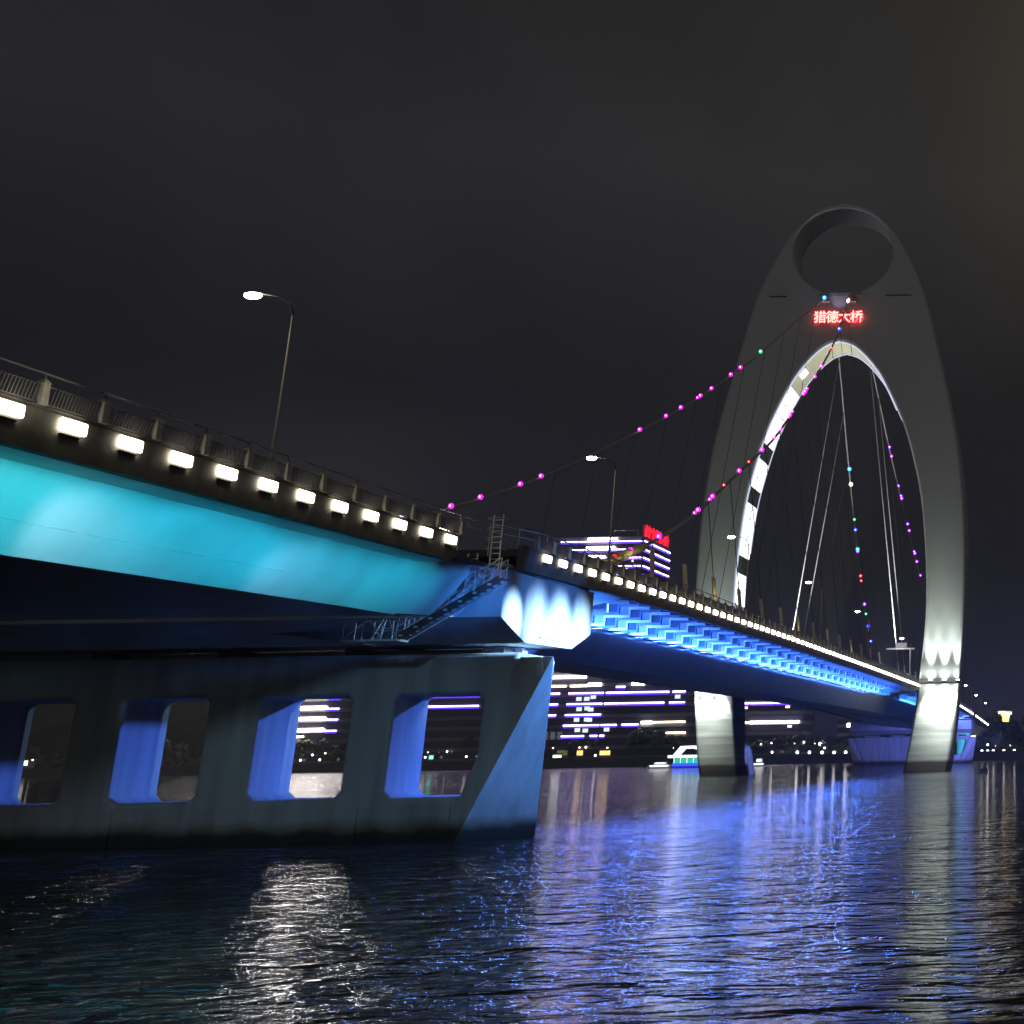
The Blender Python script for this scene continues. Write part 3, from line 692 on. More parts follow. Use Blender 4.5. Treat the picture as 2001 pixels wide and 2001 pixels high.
# overhead road sign
rs = thing('road_sign_gantry', 'overhead road sign on a single post just left of the right tower leg', 'road sign', (-32.0, 299, zl(299)+.4))
m = MB(); m.tube([(-32.1, 299, zl(299)+.4), (-32.1, 299, 23.0)], .15, 8); m.build('post', GALV, rs)
m = MB(); m.bar((-36.8, 299, 23.0), (-31.3, 299, 23.0), .3, .28); m.build('crossbar', surf('white_paint', (.8, .8, .8), .4), rs)
m = MB(); m.box(-35.0, -32.8, 298.75, 298.85, 23.2, 24.1); m.build('sign_panel', surf('sign_panel_paint', (.35, .35, .45), .4), rs)
point('sign_lamp', (-34.2, 296.6, 22.6), 160, (1, 1, 1))
# floodlight at joint
bl = thing('deck_floodlight', 'small warm floodlight behind the railing just left of the deck joint', 'floodlight', (-31.9, 76.8, zl(75)+.4))
m = MB(); m.tube([(-31.9, 76.8, zl(75)+.4), (-31.9, 76.8, zl(75)+.75)], .05, 6); m.build('stem', DARKM, bl)
m = MB(); m.box(-32.1, -31.7, 76.2, 77.4, zl(75)+.75, zl(75)+1.08); m.build('lens', LAMPW, bl)

# ---------------------------------------------------------------- water, banks, sky
def water_mat():
    m, nt, b = nodes('river_water'); N = nt.nodes; L = nt.links
    b.inputs['Base Color'].default_value = (.026, .030, .030, 1); b.inputs['Roughness'].default_value = .065; b.inputs['IOR'].default_value = 1.33
    geo = N.new('ShaderNodeNewGeometry')
    def ns(sx, sy, det, dist, rough=.55):
        mp = N.new('ShaderNodeMapping'); mp.inputs['Scale'].default_value = (sx, sy, 1); mp.inputs['Rotation'].default_value = (0, 0, R(8))
        L.new(geo.outputs['Position'], mp.inputs['Vector'])
        n = N.new('ShaderNodeTexNoise'); n.inputs['Scale'].default_value = 1; n.inputs['Detail'].default_value = det; n.inputs['Roughness'].default_value = rough; n.inputs['Distortion'].default_value = dist
        L.new(mp.outputs[0], n.inputs['Vector']); return n.outputs['Fac']
    a = ns(.24, .30, 2, .8); c = ns(.60, 1.0, 4, 1.2, .48); d = ns(.035, .05, 2, 0)
    m1 = N.new('ShaderNodeMath'); m1.operation = 'MULTIPLY_ADD'; L.new(a, m1.inputs[0]); m1.inputs[1].default_value = 1.0
    # gusts: ripple height varies over tens of metres
    mr = N.new('ShaderNodeMapRange'); mr.inputs[1].default_value = .35; mr.inputs[2].default_value = .65; mr.inputs[3].default_value = .40; mr.inputs[4].default_value = .90; L.new(d, mr.inputs[0])
    mm = N.new('ShaderNodeMath'); mm.operation = 'MULTIPLY'; L.new(c, mm.inputs[0]); L.new(mr.outputs[0], mm.inputs[1]); L.new(mm.outputs[0], m1.inputs[2])
    bp = N.new('ShaderNodeBump'); bp.inputs['Strength'].default_value = 1.0; bp.inputs['Distance'].default_value = 1.0
    L.new(m1.outputs[0], bp.inputs['Height']); L.new(bp.outputs[0], b.inputs['Normal'])
    return m
m = MB(); m.add([(-880, -55, 0), (290, -55, 0), (290, 545.5, 0), (-880, 545.5, 0)], [(0, 1, 2, 3)])
struct(m.build('river_water', water_mat()))
m = MB(); m.add([(-880, 545.5, 2.6), (290, 545.5, 2.6), (290, 1390, 2.6), (-880, 1390, 2.6)], [(0, 1, 2, 3)])
struct(m.build('river_bank', surf('bank_ground', (.06, .065, .05), .9, .3, .2)))
m = MB(); m.hexa([(-880, 544.2, -1), (290, 544.2, -1), (290, 545.6, -1), (-880, 545.6, -1), (-880, 544.8, 3.1), (290, 544.8, 3.1), (290, 545.6, 3.1), (-880, 545.6, 3.1)])
tag(m.build('embankment_wall', surf('embankment_stone', (.07, .07, .065), .85, .3, .5, bump=.3)), 'dark stone embankment wall along the far waterline', 'wall')

mb = MB(); rh = random.Random(4)
xs_ = frange(-760, -288, 12); mb.loft([[(x, 600, 2), (x, 600, 14+rh.uniform(0, 6)), (x, 625, 30+9*math.sin(x*.021)+rh.uniform(-3, 3)), (x, 690, 38+9*math.sin(x*.015)+rh.uniform(-3, 3)), (x, 760, 2)] for x in xs_])
struct(mb.build('hills', surf('wooded_slope', (.02, .026, .014), .95, .5, .12)))
w = bpy.data.worlds.new('World'); SC.world = w; w.use_nodes = True
nt = w.node_tree; N = nt.nodes; L = nt.links; bg = N['Background']
tc = N.new('ShaderNodeTexCoord'); sep = N.new('ShaderNodeSeparateXYZ'); L.new(tc.outputs['Generated'], sep.inputs[0])
cr = N.new('ShaderNodeValToRGB'); e = cr.color_ramp.elements      # overcast city glow by elevation
e[0].position = 0.0; e[0].color = (.0070, .0074, .0110, 1); e[1].position = 1.0; e[1].color = (.0090, .0086, .0080, 1)
for p, c in ((.12, (.0044, .0048, .0080, 1)), (.22, (.0068, .0071, .0092, 1)), (.36, (.0170, .0170, .0172, 1)), (.48, (.0140, .0136, .0128, 1))):
    q = e.new(p); q.color = c
L.new(sep.outputs['Z'], cr.inputs[0])
# brown glow towards the right, darker to the left
az = N.new('ShaderNodeMapRange'); az.inputs[1].default_value = -.36; az.inputs[2].default_value = .04; az.inputs[3].default_value = 0; az.inputs[4].default_value = 1; L.new(sep.outputs['X'], az.inputs[0])
cr2 = N.new('ShaderNodeValToRGB'); f = cr2.color_ramp.elements
f[0].position = 0; f[0].color = (.80, .82, .92, 1); f[1].position = 1; f[1].color = (1.75, 1.42, 1.05, 1); q = f.new(.62); q.color = (1.1, 1.08, 1.08, 1)
L.new(az.outputs[0], cr2.inputs[0])
nz = N.new('ShaderNodeTexNoise'); nz.inputs['Scale'].default_value = 3.0; nz.inputs['Detail'].default_value = 5; nz.inputs['Distortion'].default_value = .8; L.new(tc.outputs['Generated'], nz.inputs['Vector'])
mr = N.new('ShaderNodeMapRange'); mr.inputs[1].default_value = .3; mr.inputs[2].default_value = .7; mr.inputs[3].default_value = .74; mr.inputs[4].default_value = 1.22; L.new(nz.outputs['Fac'], mr.inputs[0])
mx = N.new('ShaderNodeVectorMath'); mx.operation = 'MULTIPLY'; L.new(cr.outputs[0], mx.inputs[0]); L.new(cr2.outputs[0], mx.inputs[1])
m2 = N.new('ShaderNodeVectorMath'); m2.operation = 'SCALE'; L.new(mx.outputs[0], m2.inputs[0]); L.new(mr.outputs[0], m2.inputs['Scale'])
bk = N.new('ShaderNodeMapRange'); bk.inputs[1].default_value = .15; bk.inputs[2].default_value = -.55; bk.inputs[3].default_value = 0.0; bk.inputs[4].default_value = 3.1; L.new(sep.outputs['Y'], bk.inputs[0])
tint = N.new('ShaderNodeVectorMath'); tint.operation = 'SCALE'; tint.inputs[0].default_value = (.0182, .0184, .0190); L.new(bk.outputs[0], tint.inputs['Scale'])
m4 = N.new('ShaderNodeVectorMath'); m4.operation = 'ADD'; L.new(m2.outputs[0], m4.inputs[0]); L.new(tint.outputs[0], m4.inputs[1]); m2 = m4
L.new(m2.outputs[0], bg.inputs['Color']); bg.inputs['Strength'].default_value = 1.45

# ---------------------------------------------------------------- coloured floods on the bridge
def visor_spot(name, loc, aim, power, col, hang, vang, blend=.35, radius=.12):
    o = spot(name, loc, aim, power, col, 2*hang, blend, radius)
    o.scale = (1, math.tan(R(vang))/math.tan(R(hang)), 1); return o
for i, y in enumerate((14, 19, 24, 29, 34, 39, 44, 49, 54, 59, 63.5, 66.5, 69.5, 72.5, 75.5, 78)):
    visor_spot('cyan_flood', (-26.3, y, zl(y)-2.65), (-33.8, y-(0 if y < 62 else 1), zl(y)-2.2), (2050, 1800, 1950, 2150)[i % 4]*(1 if y < 62 else .8), (.055, .74, .84) if y < 50 else (.025, .62, .93), 60 if y < 55 else (42 if y < 62 else 31), 15.5, .5 if y < 62 else .9)
visor_spot('cyan_flood', (-26.3, 79.5, 12.3), (-33.0, 81.2, 12.7), 1000, (.03, .30, 1.0), 34, 14, .6)
spot('pier_fill', (-30.4, 60, 13.1), (-43, 88.7, 1.0), 4600, (.20, .43, .64), 54, .8, .35)  # added spot standing for flood spill on the pier front
spot('pier_fill', (-30.4, 46, 12.9), (-56, 88.7, 0.5), 5200, (.30, .38, .48), 40, .9, .35)  # second added spot, neutral, brightening the left of the pier front
spot('rail_wash', (-23.5, 43.5, 11.5), (-31.1, 44.2, 16.0), 1500, (1.0, .9, .68), 26, .6, .2)
# beam end
for i, y in enumerate((85.0, 88.9, 92.8, 96.8)):
    spot('beam_flood', (-27.2, y+(.9, .5, .5, .3)[i], 11.2), (-31.25, y+.2, 11.6 if i == 0 else 11.35), (7000, 5200, 8200, 6400)[i], ICE, 50 if i == 0 else 74, 1.0, .12)
spot('beam_flood', (-25, 79, 11.4), (-33.6, 83.4, 12.9), 2400, BLUE, 34, .9, .2)
spot('beam_wash', (-20, 91.5, 12.0), (-31.25, 91.3, 12.4), 3200, (.05, .26, 1.0), 62, .4, .2)
# deck soffit: a strip of floods along the top of the box girder web
for i, y in enumerate([b+1.42 for b in BM[:-6]]):
    area('soffit_flood', (-36.35, y, zl(y)-2.05), (-32.6, y, zl(y)-1.1), 235, (.028, .155, 1.0), 1.6, .30, 150)
for i, y in enumerate([b+1.42 for b in BM[1:-12:2]]):
    area('wash_flood', (-36.5, y, zl(y)-2.62), (-20, y-3, zl(y)-6.5), 1600, (.06, .18, .95), 1.6, .3, 170)
for i, y in enumerate(frange(324, 462, 16.0)):
    area('soffit_flood', (-36.2, y, zl(y)-2.55), (-33.4, y, zl(y)-.6), 1500, BLUE, 15.0, .25, 150)
area('soffit_flood', (-33.6, 102.5, 11.6), (-33.8, 102.5, 14.5), 420, BLUE, 5.0, .4, 150)
# outrigger floods under the near edge light the pier end and the reveals
spot('pier_flood', (-28.4, 113, 13.5), (-46, 91, 5.0), 52000, VIOLET, 58, .5, .25)
spot('pier_flood', (-19.0, 88.9, 8.6), (-32.6, 91, 5.0), 9500, (.10, .32, 1.0), 50, .5, .2)
# arch floodlight on the deck
spot('arch_flood', (TC, 311, 17.5), (TC, 311, 87), 190000, (1.0, .96, .58), 24, .4, .4)
spot('saddle_flood', (TC-1.0, 302.5, 93.2), (TC, 305.4, 97), 300, (.62, .62, 1.0), 75, .8, .1)
# added spots that brighten the hangers beyond the tower
for x in (-39.5, -58.5):
    spot('hanger_fill', (x, 319, 18), (x-.6 if x < -49 else x-2.5, 345, 80), 60000, (1, 1, 1), 60, .8, .3)
# far pier
spot('far_pier_flood', (-20, 440, 7), (-42, 468, 5), 80000, (.16, .2, .95), 60, .6, .4)
spot('far_pier_flood', (-26, 478, 5), (-35.5, 488, 7), 15000, CYAN, 60, .6, .3)
spot('guard_flood', (-57, 309, 9), (-66.5, 317, 2.5), 9000, (.20, .28, 1.0), 30, .6, .3)

# ---------------------------------------------------------------- far bank: buildings
WALLD = surf('office_wall', (.10, .10, .11), .5, .2, .05)
WALLG = surf('grey_wall', (.16, .16, .16), .7, .2, .05)
GLASSD = surf('dark_glass', (.02, .02, .03), .12, .1, .1)
PURP = glow('led_strip_purple', (.60, .46, 1.0), 10.0); PURPD = glow('strip_and_halo_violet', (.10, .03, 1.0), 2.2)
WHITES = glow('led_strip_white', (1.0, .90, .86), 30.0); WHITE2 = glow('hidden_strip_white', (1.0, .92, .86), 100.0); WARMS = glow('led_strip_warm', (1.0, .80, .55), 10.0)
WINW = glow('window_warm', (1.0, .85, .6), 2.2); WINC = glow('window_cool', (.75, .95, .85), 1.2); WIND = glow('window_dim', (.8, .85, .9), .10)
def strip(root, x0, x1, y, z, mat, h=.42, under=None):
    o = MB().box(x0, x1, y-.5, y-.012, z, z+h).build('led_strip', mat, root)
    if under is not None: MB().box(x0, x1, y-.30, y-.014, z-.62, z-.01).build('halo_band', under, o)  # glowing band painting the violet halo below the strip
    return o
def floors(root, x0, x1, y0, y1, z0, z1, step, mat):
    """body with recessed glass bands: a slab edge at every storey"""
    m = MB(); m.box(x0, x1, y0+.35, y1, z0, z1); m.build('wall', GLASSD, root)
    m = MB(); z = z0
    while z < z1: m.box(x0-.15, x1+.15, y0, y1+.15, z, z+1.15); z += step
    m.box(x0-.2, x1+.2, y0-.05, y1+.2, z1-.01, z1+.9)
    m.build('floor_slab', mat, root)
BY = 560.0
A = thing('office_building', 'tall office block with purple light lines and a red roof sign, left of the tower', 'building', (-175, BY+20, 2.6), 'buildings on the far bank')
floors(A, -192, -160.2, BY+1, BY+38, 2.6, 80.6, 3.05, WALLD)
for i in range(12):
    z = 79.6-3.05*i
    gaps = [(-191.5, -187.5), (-186.3, -172.4), (-172.0, -160.6)] if i % 2 else [(-190.5, -171.2), (-170.9, -160.6)]
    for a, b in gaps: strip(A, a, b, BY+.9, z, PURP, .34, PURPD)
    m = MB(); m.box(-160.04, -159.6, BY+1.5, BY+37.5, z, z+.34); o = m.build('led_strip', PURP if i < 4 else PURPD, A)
    MB().box(-160.04, -159.8, BY+1.5, BY+37.5, z-.6, z-.01).build('halo_band', PURPD, o)  # violet halo of the side strip, painted as a glowing band
for z, xs in ((80.4, (-180.5, -169.8)), (77.3, (-180.8, -170.4)), (74.0, (-181, -173.5)), (71.0, (-176, -170.8))): strip(A, xs[0], xs[1], BY+.35, z, WHITES, .5)
rs_ = MB()
random.seed(11)
REDS = glow('roof_sign_red', (1.0, .01, .035), 2.2)
for k in range(7):
    y = BY+2.5+5.1*k
    for q in range(6):
        yy = y+random.uniform(0, 3.6); zz = 81.9+random.uniform(.2, 3.6)
        if q % 2: rs_.box(-160.4, -160.1, yy-1.0, yy+1.2, zz, zz+.5)
        else: rs_.box(-160.45, -160.15, yy, yy+.5, 81.9, 81.9+random.uniform(2.6, 4.4))
rs_.build('roof_sign', REDS, A)
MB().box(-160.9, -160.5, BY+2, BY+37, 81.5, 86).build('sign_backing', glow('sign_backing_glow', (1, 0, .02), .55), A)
m = MB(); m.bar((-172, BY+3, 81.4), (-172, BY+3, 84), .15, .15); m.bar((-172, BY+3, 84), (-163, BY+3, 84), .15, .15); m.bar((-163, BY+3, 81.4), (-163, BY+3, 84), .15, .15); m.build('roof_frame', GALV, A)
for k in range(10): MB().box(-171+k*1.0, -170.4+k*1.0, BY+.93, BY+.99, 75.2-3.05*(k % 3), 76.4-3.05*(k % 3)).build('lit_window', WINW, A) if k % 2 else None

Bd = thing('office_building', 'long low office block with stacked violet and white light lines behind the pier', 'building', (-190, BY+20, 2.6), 'buildings on the far bank')
floors(Bd, -284, -127, BY-6, BY+.6, 2.6, 32.4, 3.55, WALLD)
F_ = BY-6.1
def seg(z, L, mat, h=.42, under=None):
    for a, b in L: strip(Bd, a, b, F_, z, mat, h, under)
K = lambda px: (px-2103)*.1868+1.2     # photo column to x on this facade
seg(30.4, [(K(1085), K(1160))], WHITES, .75); seg(27.4, [(K(1083), K(1124)), (K(1132), K(1165))], WARMS, .6); seg(27.6, [(K(1166), K(1190)), (K(1249), K(1271))], WHITES, 1.0)
seg(27.0, [(K(1219), K(1236))], PURP, .4, PURPD)
seg(25.0, [(K(1078), K(1113)), (K(1130), K(1159)), (K(1160), K(1196)), (K(1201), K(1220)), (K(1221), K(1255)), (K(1257), K(1320)), (K(1327), K(1351))], PURP, .45, PURPD)
seg(21.3, [(K(1073), K(1111)), (K(1128), K(1159)), (K(1160), K(1195)), (K(1199), K(1312)), (K(1322), K(1351))], PURP, .45, PURPD)
seg(17.6, [(K(1070), K(1109)), (K(1127), K(1157)), (K(1158), K(1194))], PURP, .45, PURPD)
seg(14.0, [(K(1125), K(1156)), (K(1157), K(1192)), (K(1196), K(1225)), (K(1235), K(1266))], PURP, .45, PURPD); seg(14.5, [(K(1271), K(1292))], WHITES, .7); seg(14.6, [(K(1293), K(1354))], WARMS, .5)
seg(10.4, [(K(1123), K(1165)), (K(1177), K(1190)), (K(1195), K(1203))], PURP, .45, PURPD); seg(10.9, [(K(1320), K(1356))], WARMS, .5)
# column of bright stair landings behind the second opening from the right, lines on both sides
for z in (25.0, 21.3, 17.6, 13.8):
    seg(z, [(K(608), K(676))], WHITES, 1.0); seg(z-.1, [(K(582), K(606)), (K(678), K(700))], PURP, .4, PURPD)
    if z > 18: seg(z, [(K(818), K(962))], PURP, .45, PURPD)
seg(11.8, [(K(590), K(640))], WARMS, .6)
Ht = thing('office_building', 'added tower unseen behind the deck, its white strips reflecting in the water', 'building', (K(642), BY+6, 32), 'buildings on the far bank')
floors(Ht, K(596), K(690), BY+1, BY+14, 2.6, 86, 3.7, WALLD)
for i in range(14): strip(Ht, K(608), K(676), BY+.9, 36.2+3.7*i, WHITE2, 1.4)  # unseen bright strips added for the white reflection on the water
for k, (px, z) in enumerate(((1148, 23), (1163, 23), (1175, 23.6), (1150, 19.5), (1165, 19.7), (1172, 19.3), (1147, 15.9), (1166, 15.9), (1171, 15.8), (1150, 12.4), (1165, 12.2), (1205, 12.4), (1335, 23.2))):
    MB().box(K(px)-.6, K(px)+1.3, F_-.06, F_-.01, z-.4, z+.9).build('lit_window', WINC, Bd)
for px in range(1076, 1118, 13): MB().box(K(px), K(px)+1.7, F_-.06, F_-.01, 9.6, 12.2).build('lit_window', WIND, Bd)
for px in (592, 603, 614, 625): MB().box(K(px), K(px)+1.7, F_-.06, F_-.01, 10.0, 12.6).build('lit_window', glow('w', (.7, .8, .7), .3), Bd)
Cb = thing('office_building', 'far left office block with a violet light line just above the railing', 'building', (-249, BY+20, 2.6), 'buildings on the far bank')
floors(Cb, -259, -240, BY+1, BY+30, 2.6, 91, 3.3, WALLD)
for i in range(5): strip(Cb, -256, -243, BY+.9, 90-3.3*i, PURP, .4, PURPD)
Dd = thing('office_building', 'low block with one violet and one white line right of the left tower leg', 'building', (-110, BY+10, 2.6), 'buildings on the far bank')
floors(Dd, -124, -97.6, BY-3, BY+22, 2.6, 22.6, 3.6, WALLD)
F_ = BY-3.1
for a, b in ((-123.5, -117), (-116.6, -108), (-107.6, -99)): strip(Dd, a, b, F_, 20.6, PURP, .45, PURPD)
for a, b in ((-123.5, -117.4), (-116.6, -99)): strip(Dd, a, b, F_, 13.9, WHITES if b > -110 else WARMS, .7)
for x, z in ((-119, 18.9), (-104, 19), (-121.5, 12.2), (-103, 12.3)): MB().box(x, x+1.5, F_-.06, F_-.01, z, z+.8).build('lit_window', WINW, Dd)
Ee = thing('apartment_block', 'dark block with a few lit windows between the tower legs', 'building', (-75, BY+30, 2.6), 'buildings on the far bank')
floors(Ee, -88, -66, BY+15, BY+40, 2.6, 27, 3.2, WALLG)
for x, z, q in ((-84.6, 17.4, 1.0), (-84.4, 12.4, 1.2), (-79, 17.2, .8), (-77.3, 13.2, .8), (-76, 13.4, .7)): MB().box(x, x+q, BY+14.85, BY+14.97, z, z+q).build('lit_window', WHITES, Ee)
Gg = thing('pavilion', 'small golden lit pavilion tower near the right edge', 'building', (-29, 640, 2.6), 'buildings on the far bank')
MB().box(-31.5, -27, 640, 645, 2.6, 14.2).build('wall', WALLG, Gg)
GOLD = glow('gold_light', (1.0, .62, .12), 5.0)
m = MB(); m.box(-32.0, -29.4, 639.6, 645.4, 17.5, 18.3); m.box(-29.0, -26.8, 639.6, 645.4, 17.2, 17.9); m.build('eave_lights', glow('warm_eave', (1, .85, .5), 9), Gg)
m = MB(); m.hexa([(-30.6,640,14.2),(-28,640,14.2),(-28,644,14.2),(-30.6,644,14.2),(-30.9,639.7,17.1),(-27.6,639.7,17.1),(-27.6,645,17.1),(-30.9,645,17.1)]); m.build('lantern', GOLD, Gg)
m = MB(); m.hexa([(-33,639,18.31),(-26,639,18.31),(-26,646,18.31),(-33,646,18.31),(-30,642,20.4),(-29,642,20.4),(-29,643,20.4),(-30,643,20.4)]); m.build('roof', WALLG, Gg)
def kiosk(label, x, w, h, col, s):
    root = thing('riverside_kiosk', label, 'kiosk', (x, 556, 2.6), 'lit kiosks on the far promenade')
    MB().box(x-w/2, x+w/2, 553.5, 557, 2.6, 2.6+h).build('wall', WALLG, root); MB().box(x-w/2-.4, x+w/2+.4, 552.8, 557.4, 2.6+h, 2.9+h).build('roof', WALLG, root)
    MB().box(x-w/2+.3, x+w/2-.3, 553.35, 553.49, 2.6+h*.45, 2.3+h).build('lit_front', glow('kiosk_glow', col, s*.45), root)
kiosk('white lit kiosk left of the small boats', K(1119), 3.4, 2.0, (.95, 1.0, .98), 9)
kiosk('yellow green lit kiosk above the white one', K(1128), 4.2, 3.6, (.45, .6, .2), .5)
kiosk('amber lit kiosk between two dark trees', K(1161), 2.6, 3.4, (1.0, .66, .2), 4)
kiosk('wide amber kiosk left of the white boat', K(1208), 4.2, 3.2, (1.0, .66, .22), 4)
kiosk('bluish lit kiosk seen through the right pier opening', K(884), 2.0, 2.6, (.2, 1.0, .8), 5)
kiosk('bright white kiosk seen through the leftmost whole opening', K(128), 4.0, 3.4, (1, 1, .92), 5)
kiosk('yellow kiosk at the left of the leftmost opening', K(63), 3.4, 2.6, (1, .85, .4), 4)

# ---------------------------------------------------------------- trees
LEAF = surf('dark_leaves', (.045, .060, .028), .7, .35, .8); BARK = surf('bark', (.06, .05, .04), .9)
TREES = []
def make_tree(seed, H, W):
    rnd = random.Random(seed); tr = MB(); tr.tube([(0,0,0),(.1,0,H*.25),(.0,.1,H*.55),(.1,0,H*.85)], [.28,.22,.14,.05], 7)
    lobes = []
    for k in range(7):
        a = rnd.uniform(0, 6.283); r = W*rnd.uniform(.15, .62); z = H*rnd.uniform(.45, .85); lobes.append((Vector((math.cos(a)*r, math.sin(a)*r, z)), W*rnd.uniform(.32, .55)))
        tr.tube([(0, 0, H*rnd.uniform(.25, .45)), tuple(lobes[-1][0])], [.12, .03], 5)
    lf = MB()
    for k in range(520):
        c, r = rnd.choice(lobes); d = Vector((rnd.gauss(0,1), rnd.gauss(0,1), rnd.gauss(0,.8))).normalized(); p = c+d*r*rnd.uniform(.55, 1.08)
        if p.z < H*.18: continue
        u = Vector((rnd.gauss(0,1), rnd.gauss(0,1), rnd.gauss(0,1))).normalized(); v = u.cross(d).normalized() if abs(u.dot(d)) < .98 else u.orthogonal()
        s = rnd.uniform(.25, .6); u = v.cross(d)
        lf.add([p-u*s-v*s*.6, p+u*s-v*s*.6, p+u*s*.8+v*s*.6, p-u*s*.6+v*s*.7], [(0,1,2,3)])
    return tr, lf
PROT = []
for i, (H, W) in enumerate(((8.5, 3.6), (10.5, 4.4), (7.0, 4.2), (12.0, 4.8))):
    PROT.append(make_tree(20+i, H, W))
def place_tree(i, px, y, s, label):
    x = (px-2103)/2950.0*y*.985
    tr, lf = PROT[i % 4]
    if i not in TREEP:
        r = thing('riverside_tree', label, 'tree', (0, 0, 0), 'trees along the far bank'); tr.build('trunk', BARK, r); lf.build('crown', LEAF, r); TREEP[i] = r
    else:
        r = copy_tree(TREEP[i]); r['label'] = label
    r.location = (x, y, 2.6); r.scale = (s, s, s); r.rotation_euler = (0, 0, px*.37)
TREEP = {}
WIN = [('in the leftmost pier opening', (52, 88, 122)), ('in the second pier opening', (338, 372, 398)), ('in the third pier opening', (560, 628, 668, 690)),
       ('in the right pier opening', (822, 850, 915, 945)), ('between near pier and left leg', (1092, 1140, 1186, 1232, 1262, 1300, 1336)),
       ('between the two tower legs', (1462, 1500, 1532, 1560, 1598, 1634, 1672, 1706, 1736)), ('at the right edge', (1950, 1968, 1984, 2000, 2018))]
rt = random.Random(5)
ADJ = ['rounded', 'tall', 'low spreading', 'broad tall']
for wi, (where, L_) in enumerate(WIN):
    for k, px in enumerate(L_):
        i = rt.randrange(4) if wi < 6 else 3-(k % 2)
        s = rt.uniform(.75, 1.0) if wi < 6 else rt.uniform(.95, 1.2)
        if wi == 5 and i == 3: i = 0
        place_tree(i, px, 551.5+rt.uniform(-2, 6), s, 'dark %s tree, %s from the left %s' % (ADJ[i], ORD[k], where))
# dense planting behind them
m = MB(); rt = random.Random(9)
for k in range(5200):
    x = rt.uniform(-420, 60)
    if -30 < x < -27: continue
    hmax = 4.6+1.6*math.sin(x*.11)+1.2*math.sin(x*.31+1)
    p = Vector((x, rt.uniform(571, 580), 2.6+abs(rt.gauss(0, .5))*hmax)); s = rt.uniform(.5, 1.1)
    u = Vector((rt.gauss(0,1), rt.gauss(0,.4), rt.gauss(0,1))).normalized(); v = u.orthogonal().normalized()
    m.add([p-u*s-v*s*.6, p+u*s-v*s*.5, p+u*s+v*s*.6, p-u*s*.7+v*s*.6], [(0,1,2,3)])
o = m.build('shrubbery', LEAF); o['kind'] = 'stuff'

# ---------------------------------------------------------------- promenade lamps
PG = glow('promenade_lamp_glow', (1.0, .97, .95), 6); WG = glow('warm_lamp_glow', (1.0, .86, .62), 9)
def bank_lamp(name, label, cat, px, y, z, mat, r, group, store={}):
    x = (px-2103)/2950.0*y*.985
    key = (name, mat.name)
    if key not in store:
        root = thing(name, label, cat, (0, 0, 0), group)
        MB().tube([(0,0,-6),(0,0,-.3)], [.09,.05], 6).build('pole', DARKM, root); MB().ball((0,0,0), .36, 10, 7).build('globe', mat, root, smooth=True); store[key] = root; root.location = (x, y, z)
    else:
        root = copy_tree(store[key]); root['label'] = label; root.location = (x, y, z)
    root.scale = (r/.36,)*3
g1 = 'white lamps along the promenade'
for k, px in enumerate((1570, 1593, 1617, 1640, 1662, 1685, 1708, 1730)):
    bank_lamp('promenade_lamp', 'white promenade lamp, %s from the left of eight between the tower legs' % ORD[k], 'lamp post', px, 547.5, (3.8, 3.7, 3.6, 3.5, 3.5, 3.4, 3.3, 3.8)[k], PG, .50, g1)
for k, px in enumerate((1888, 1922, 1933, 1944, 1964, 1984)):
    bank_lamp('promenade_lamp', 'white promenade lamp, %s from the left of six right of the tower' % ORD[k], 'lamp post', px, 547.5, 3.0, PG, .50, g1)
for k, px in enumerate((602, 632, 668)):
    bank_lamp('promenade_lamp', 'low lamp, %s from the left in the third pier opening' % ORD[k], 'lamp post', px, 547.5, 4.2, PG, .36, g1)
for k, px in enumerate((834, 866)):
    bank_lamp('promenade_lamp', 'low lamp, %s from the left in the right pier opening' % ORD[k], 'lamp post', px, 547.5, 4.4, PG, .34, g1)
for k, px in enumerate((1187, 1522)):
    bank_lamp('promenade_lamp', ('single low lamp under the dark trees right of the near pier', 'single low lamp left of the row of eight')[k], 'lamp post', px, 547.5, 4.0, PG, .38, g1)
g2 = 'taller street lights behind the promenade'
for k, (px, z, r) in enumerate(((1461, 7.3, .6), (1474, 6.4, .45), (1563, 6.6, .7), (1571, 6.4, .5), (1601, 6.7, .5), (1613, 6.5, .6), (1620, 7.0, .7), (1663, 6.1, .6), (1687, 6.9, .85), (1709, 6.2, .6))):
    bank_lamp('street_light', 'warm street light, %s from the left behind the promenade between the tower legs' % ORD[k], 'street light', px, 566, z, WG, r, g2)
for k, (px, z, r) in enumerate(((330, 7.6, .6), (357, 7.4, .7), (396, 7.0, .55))):
    bank_lamp('street_light', 'warm street light, %s from the left in the second pier opening' % ORD[k], 'street light', px, 566, z, WG, r, g2)
for k, (px, z, r) in enumerate(((605, 7.2, .6), (626, 7.8, .45), (631, 6.4, .5), (657, 8.0, .4), (676, 7.4, 1.0))):
    bank_lamp('street_light', 'warm street light, %s from the left in the third pier opening' % ORD[k], 'street light', px, 566, z, WG, r, g2)
for k, (px, z, r) in enumerate(((824, 7.0, .6), (865, 6.8, .6), (868, 10.6, .45), (930, 7.0, .6))):
    bank_lamp('street_light', 'warm street light, %s from the left in the right pier opening' % ORD[k], 'street light', px, 566, z, WG, r, g2)
for k, (px, z, r) in enumerate(((1290, 7.4, 1.0), (1885, 8.6, .8), (1905, 8.8, 1.1), (1990, 6.9, .6), (2001, 6.0, .6))):
    bank_lamp('street_light', ('large white street light above the small boats', 'street light at the left inside the far pier opening', 'big bright street light inside the far pier opening', 'warm street light under the right edge trees', 'last street light at the right edge')[k], 'street light', px, 566, z, WG, r, g2)

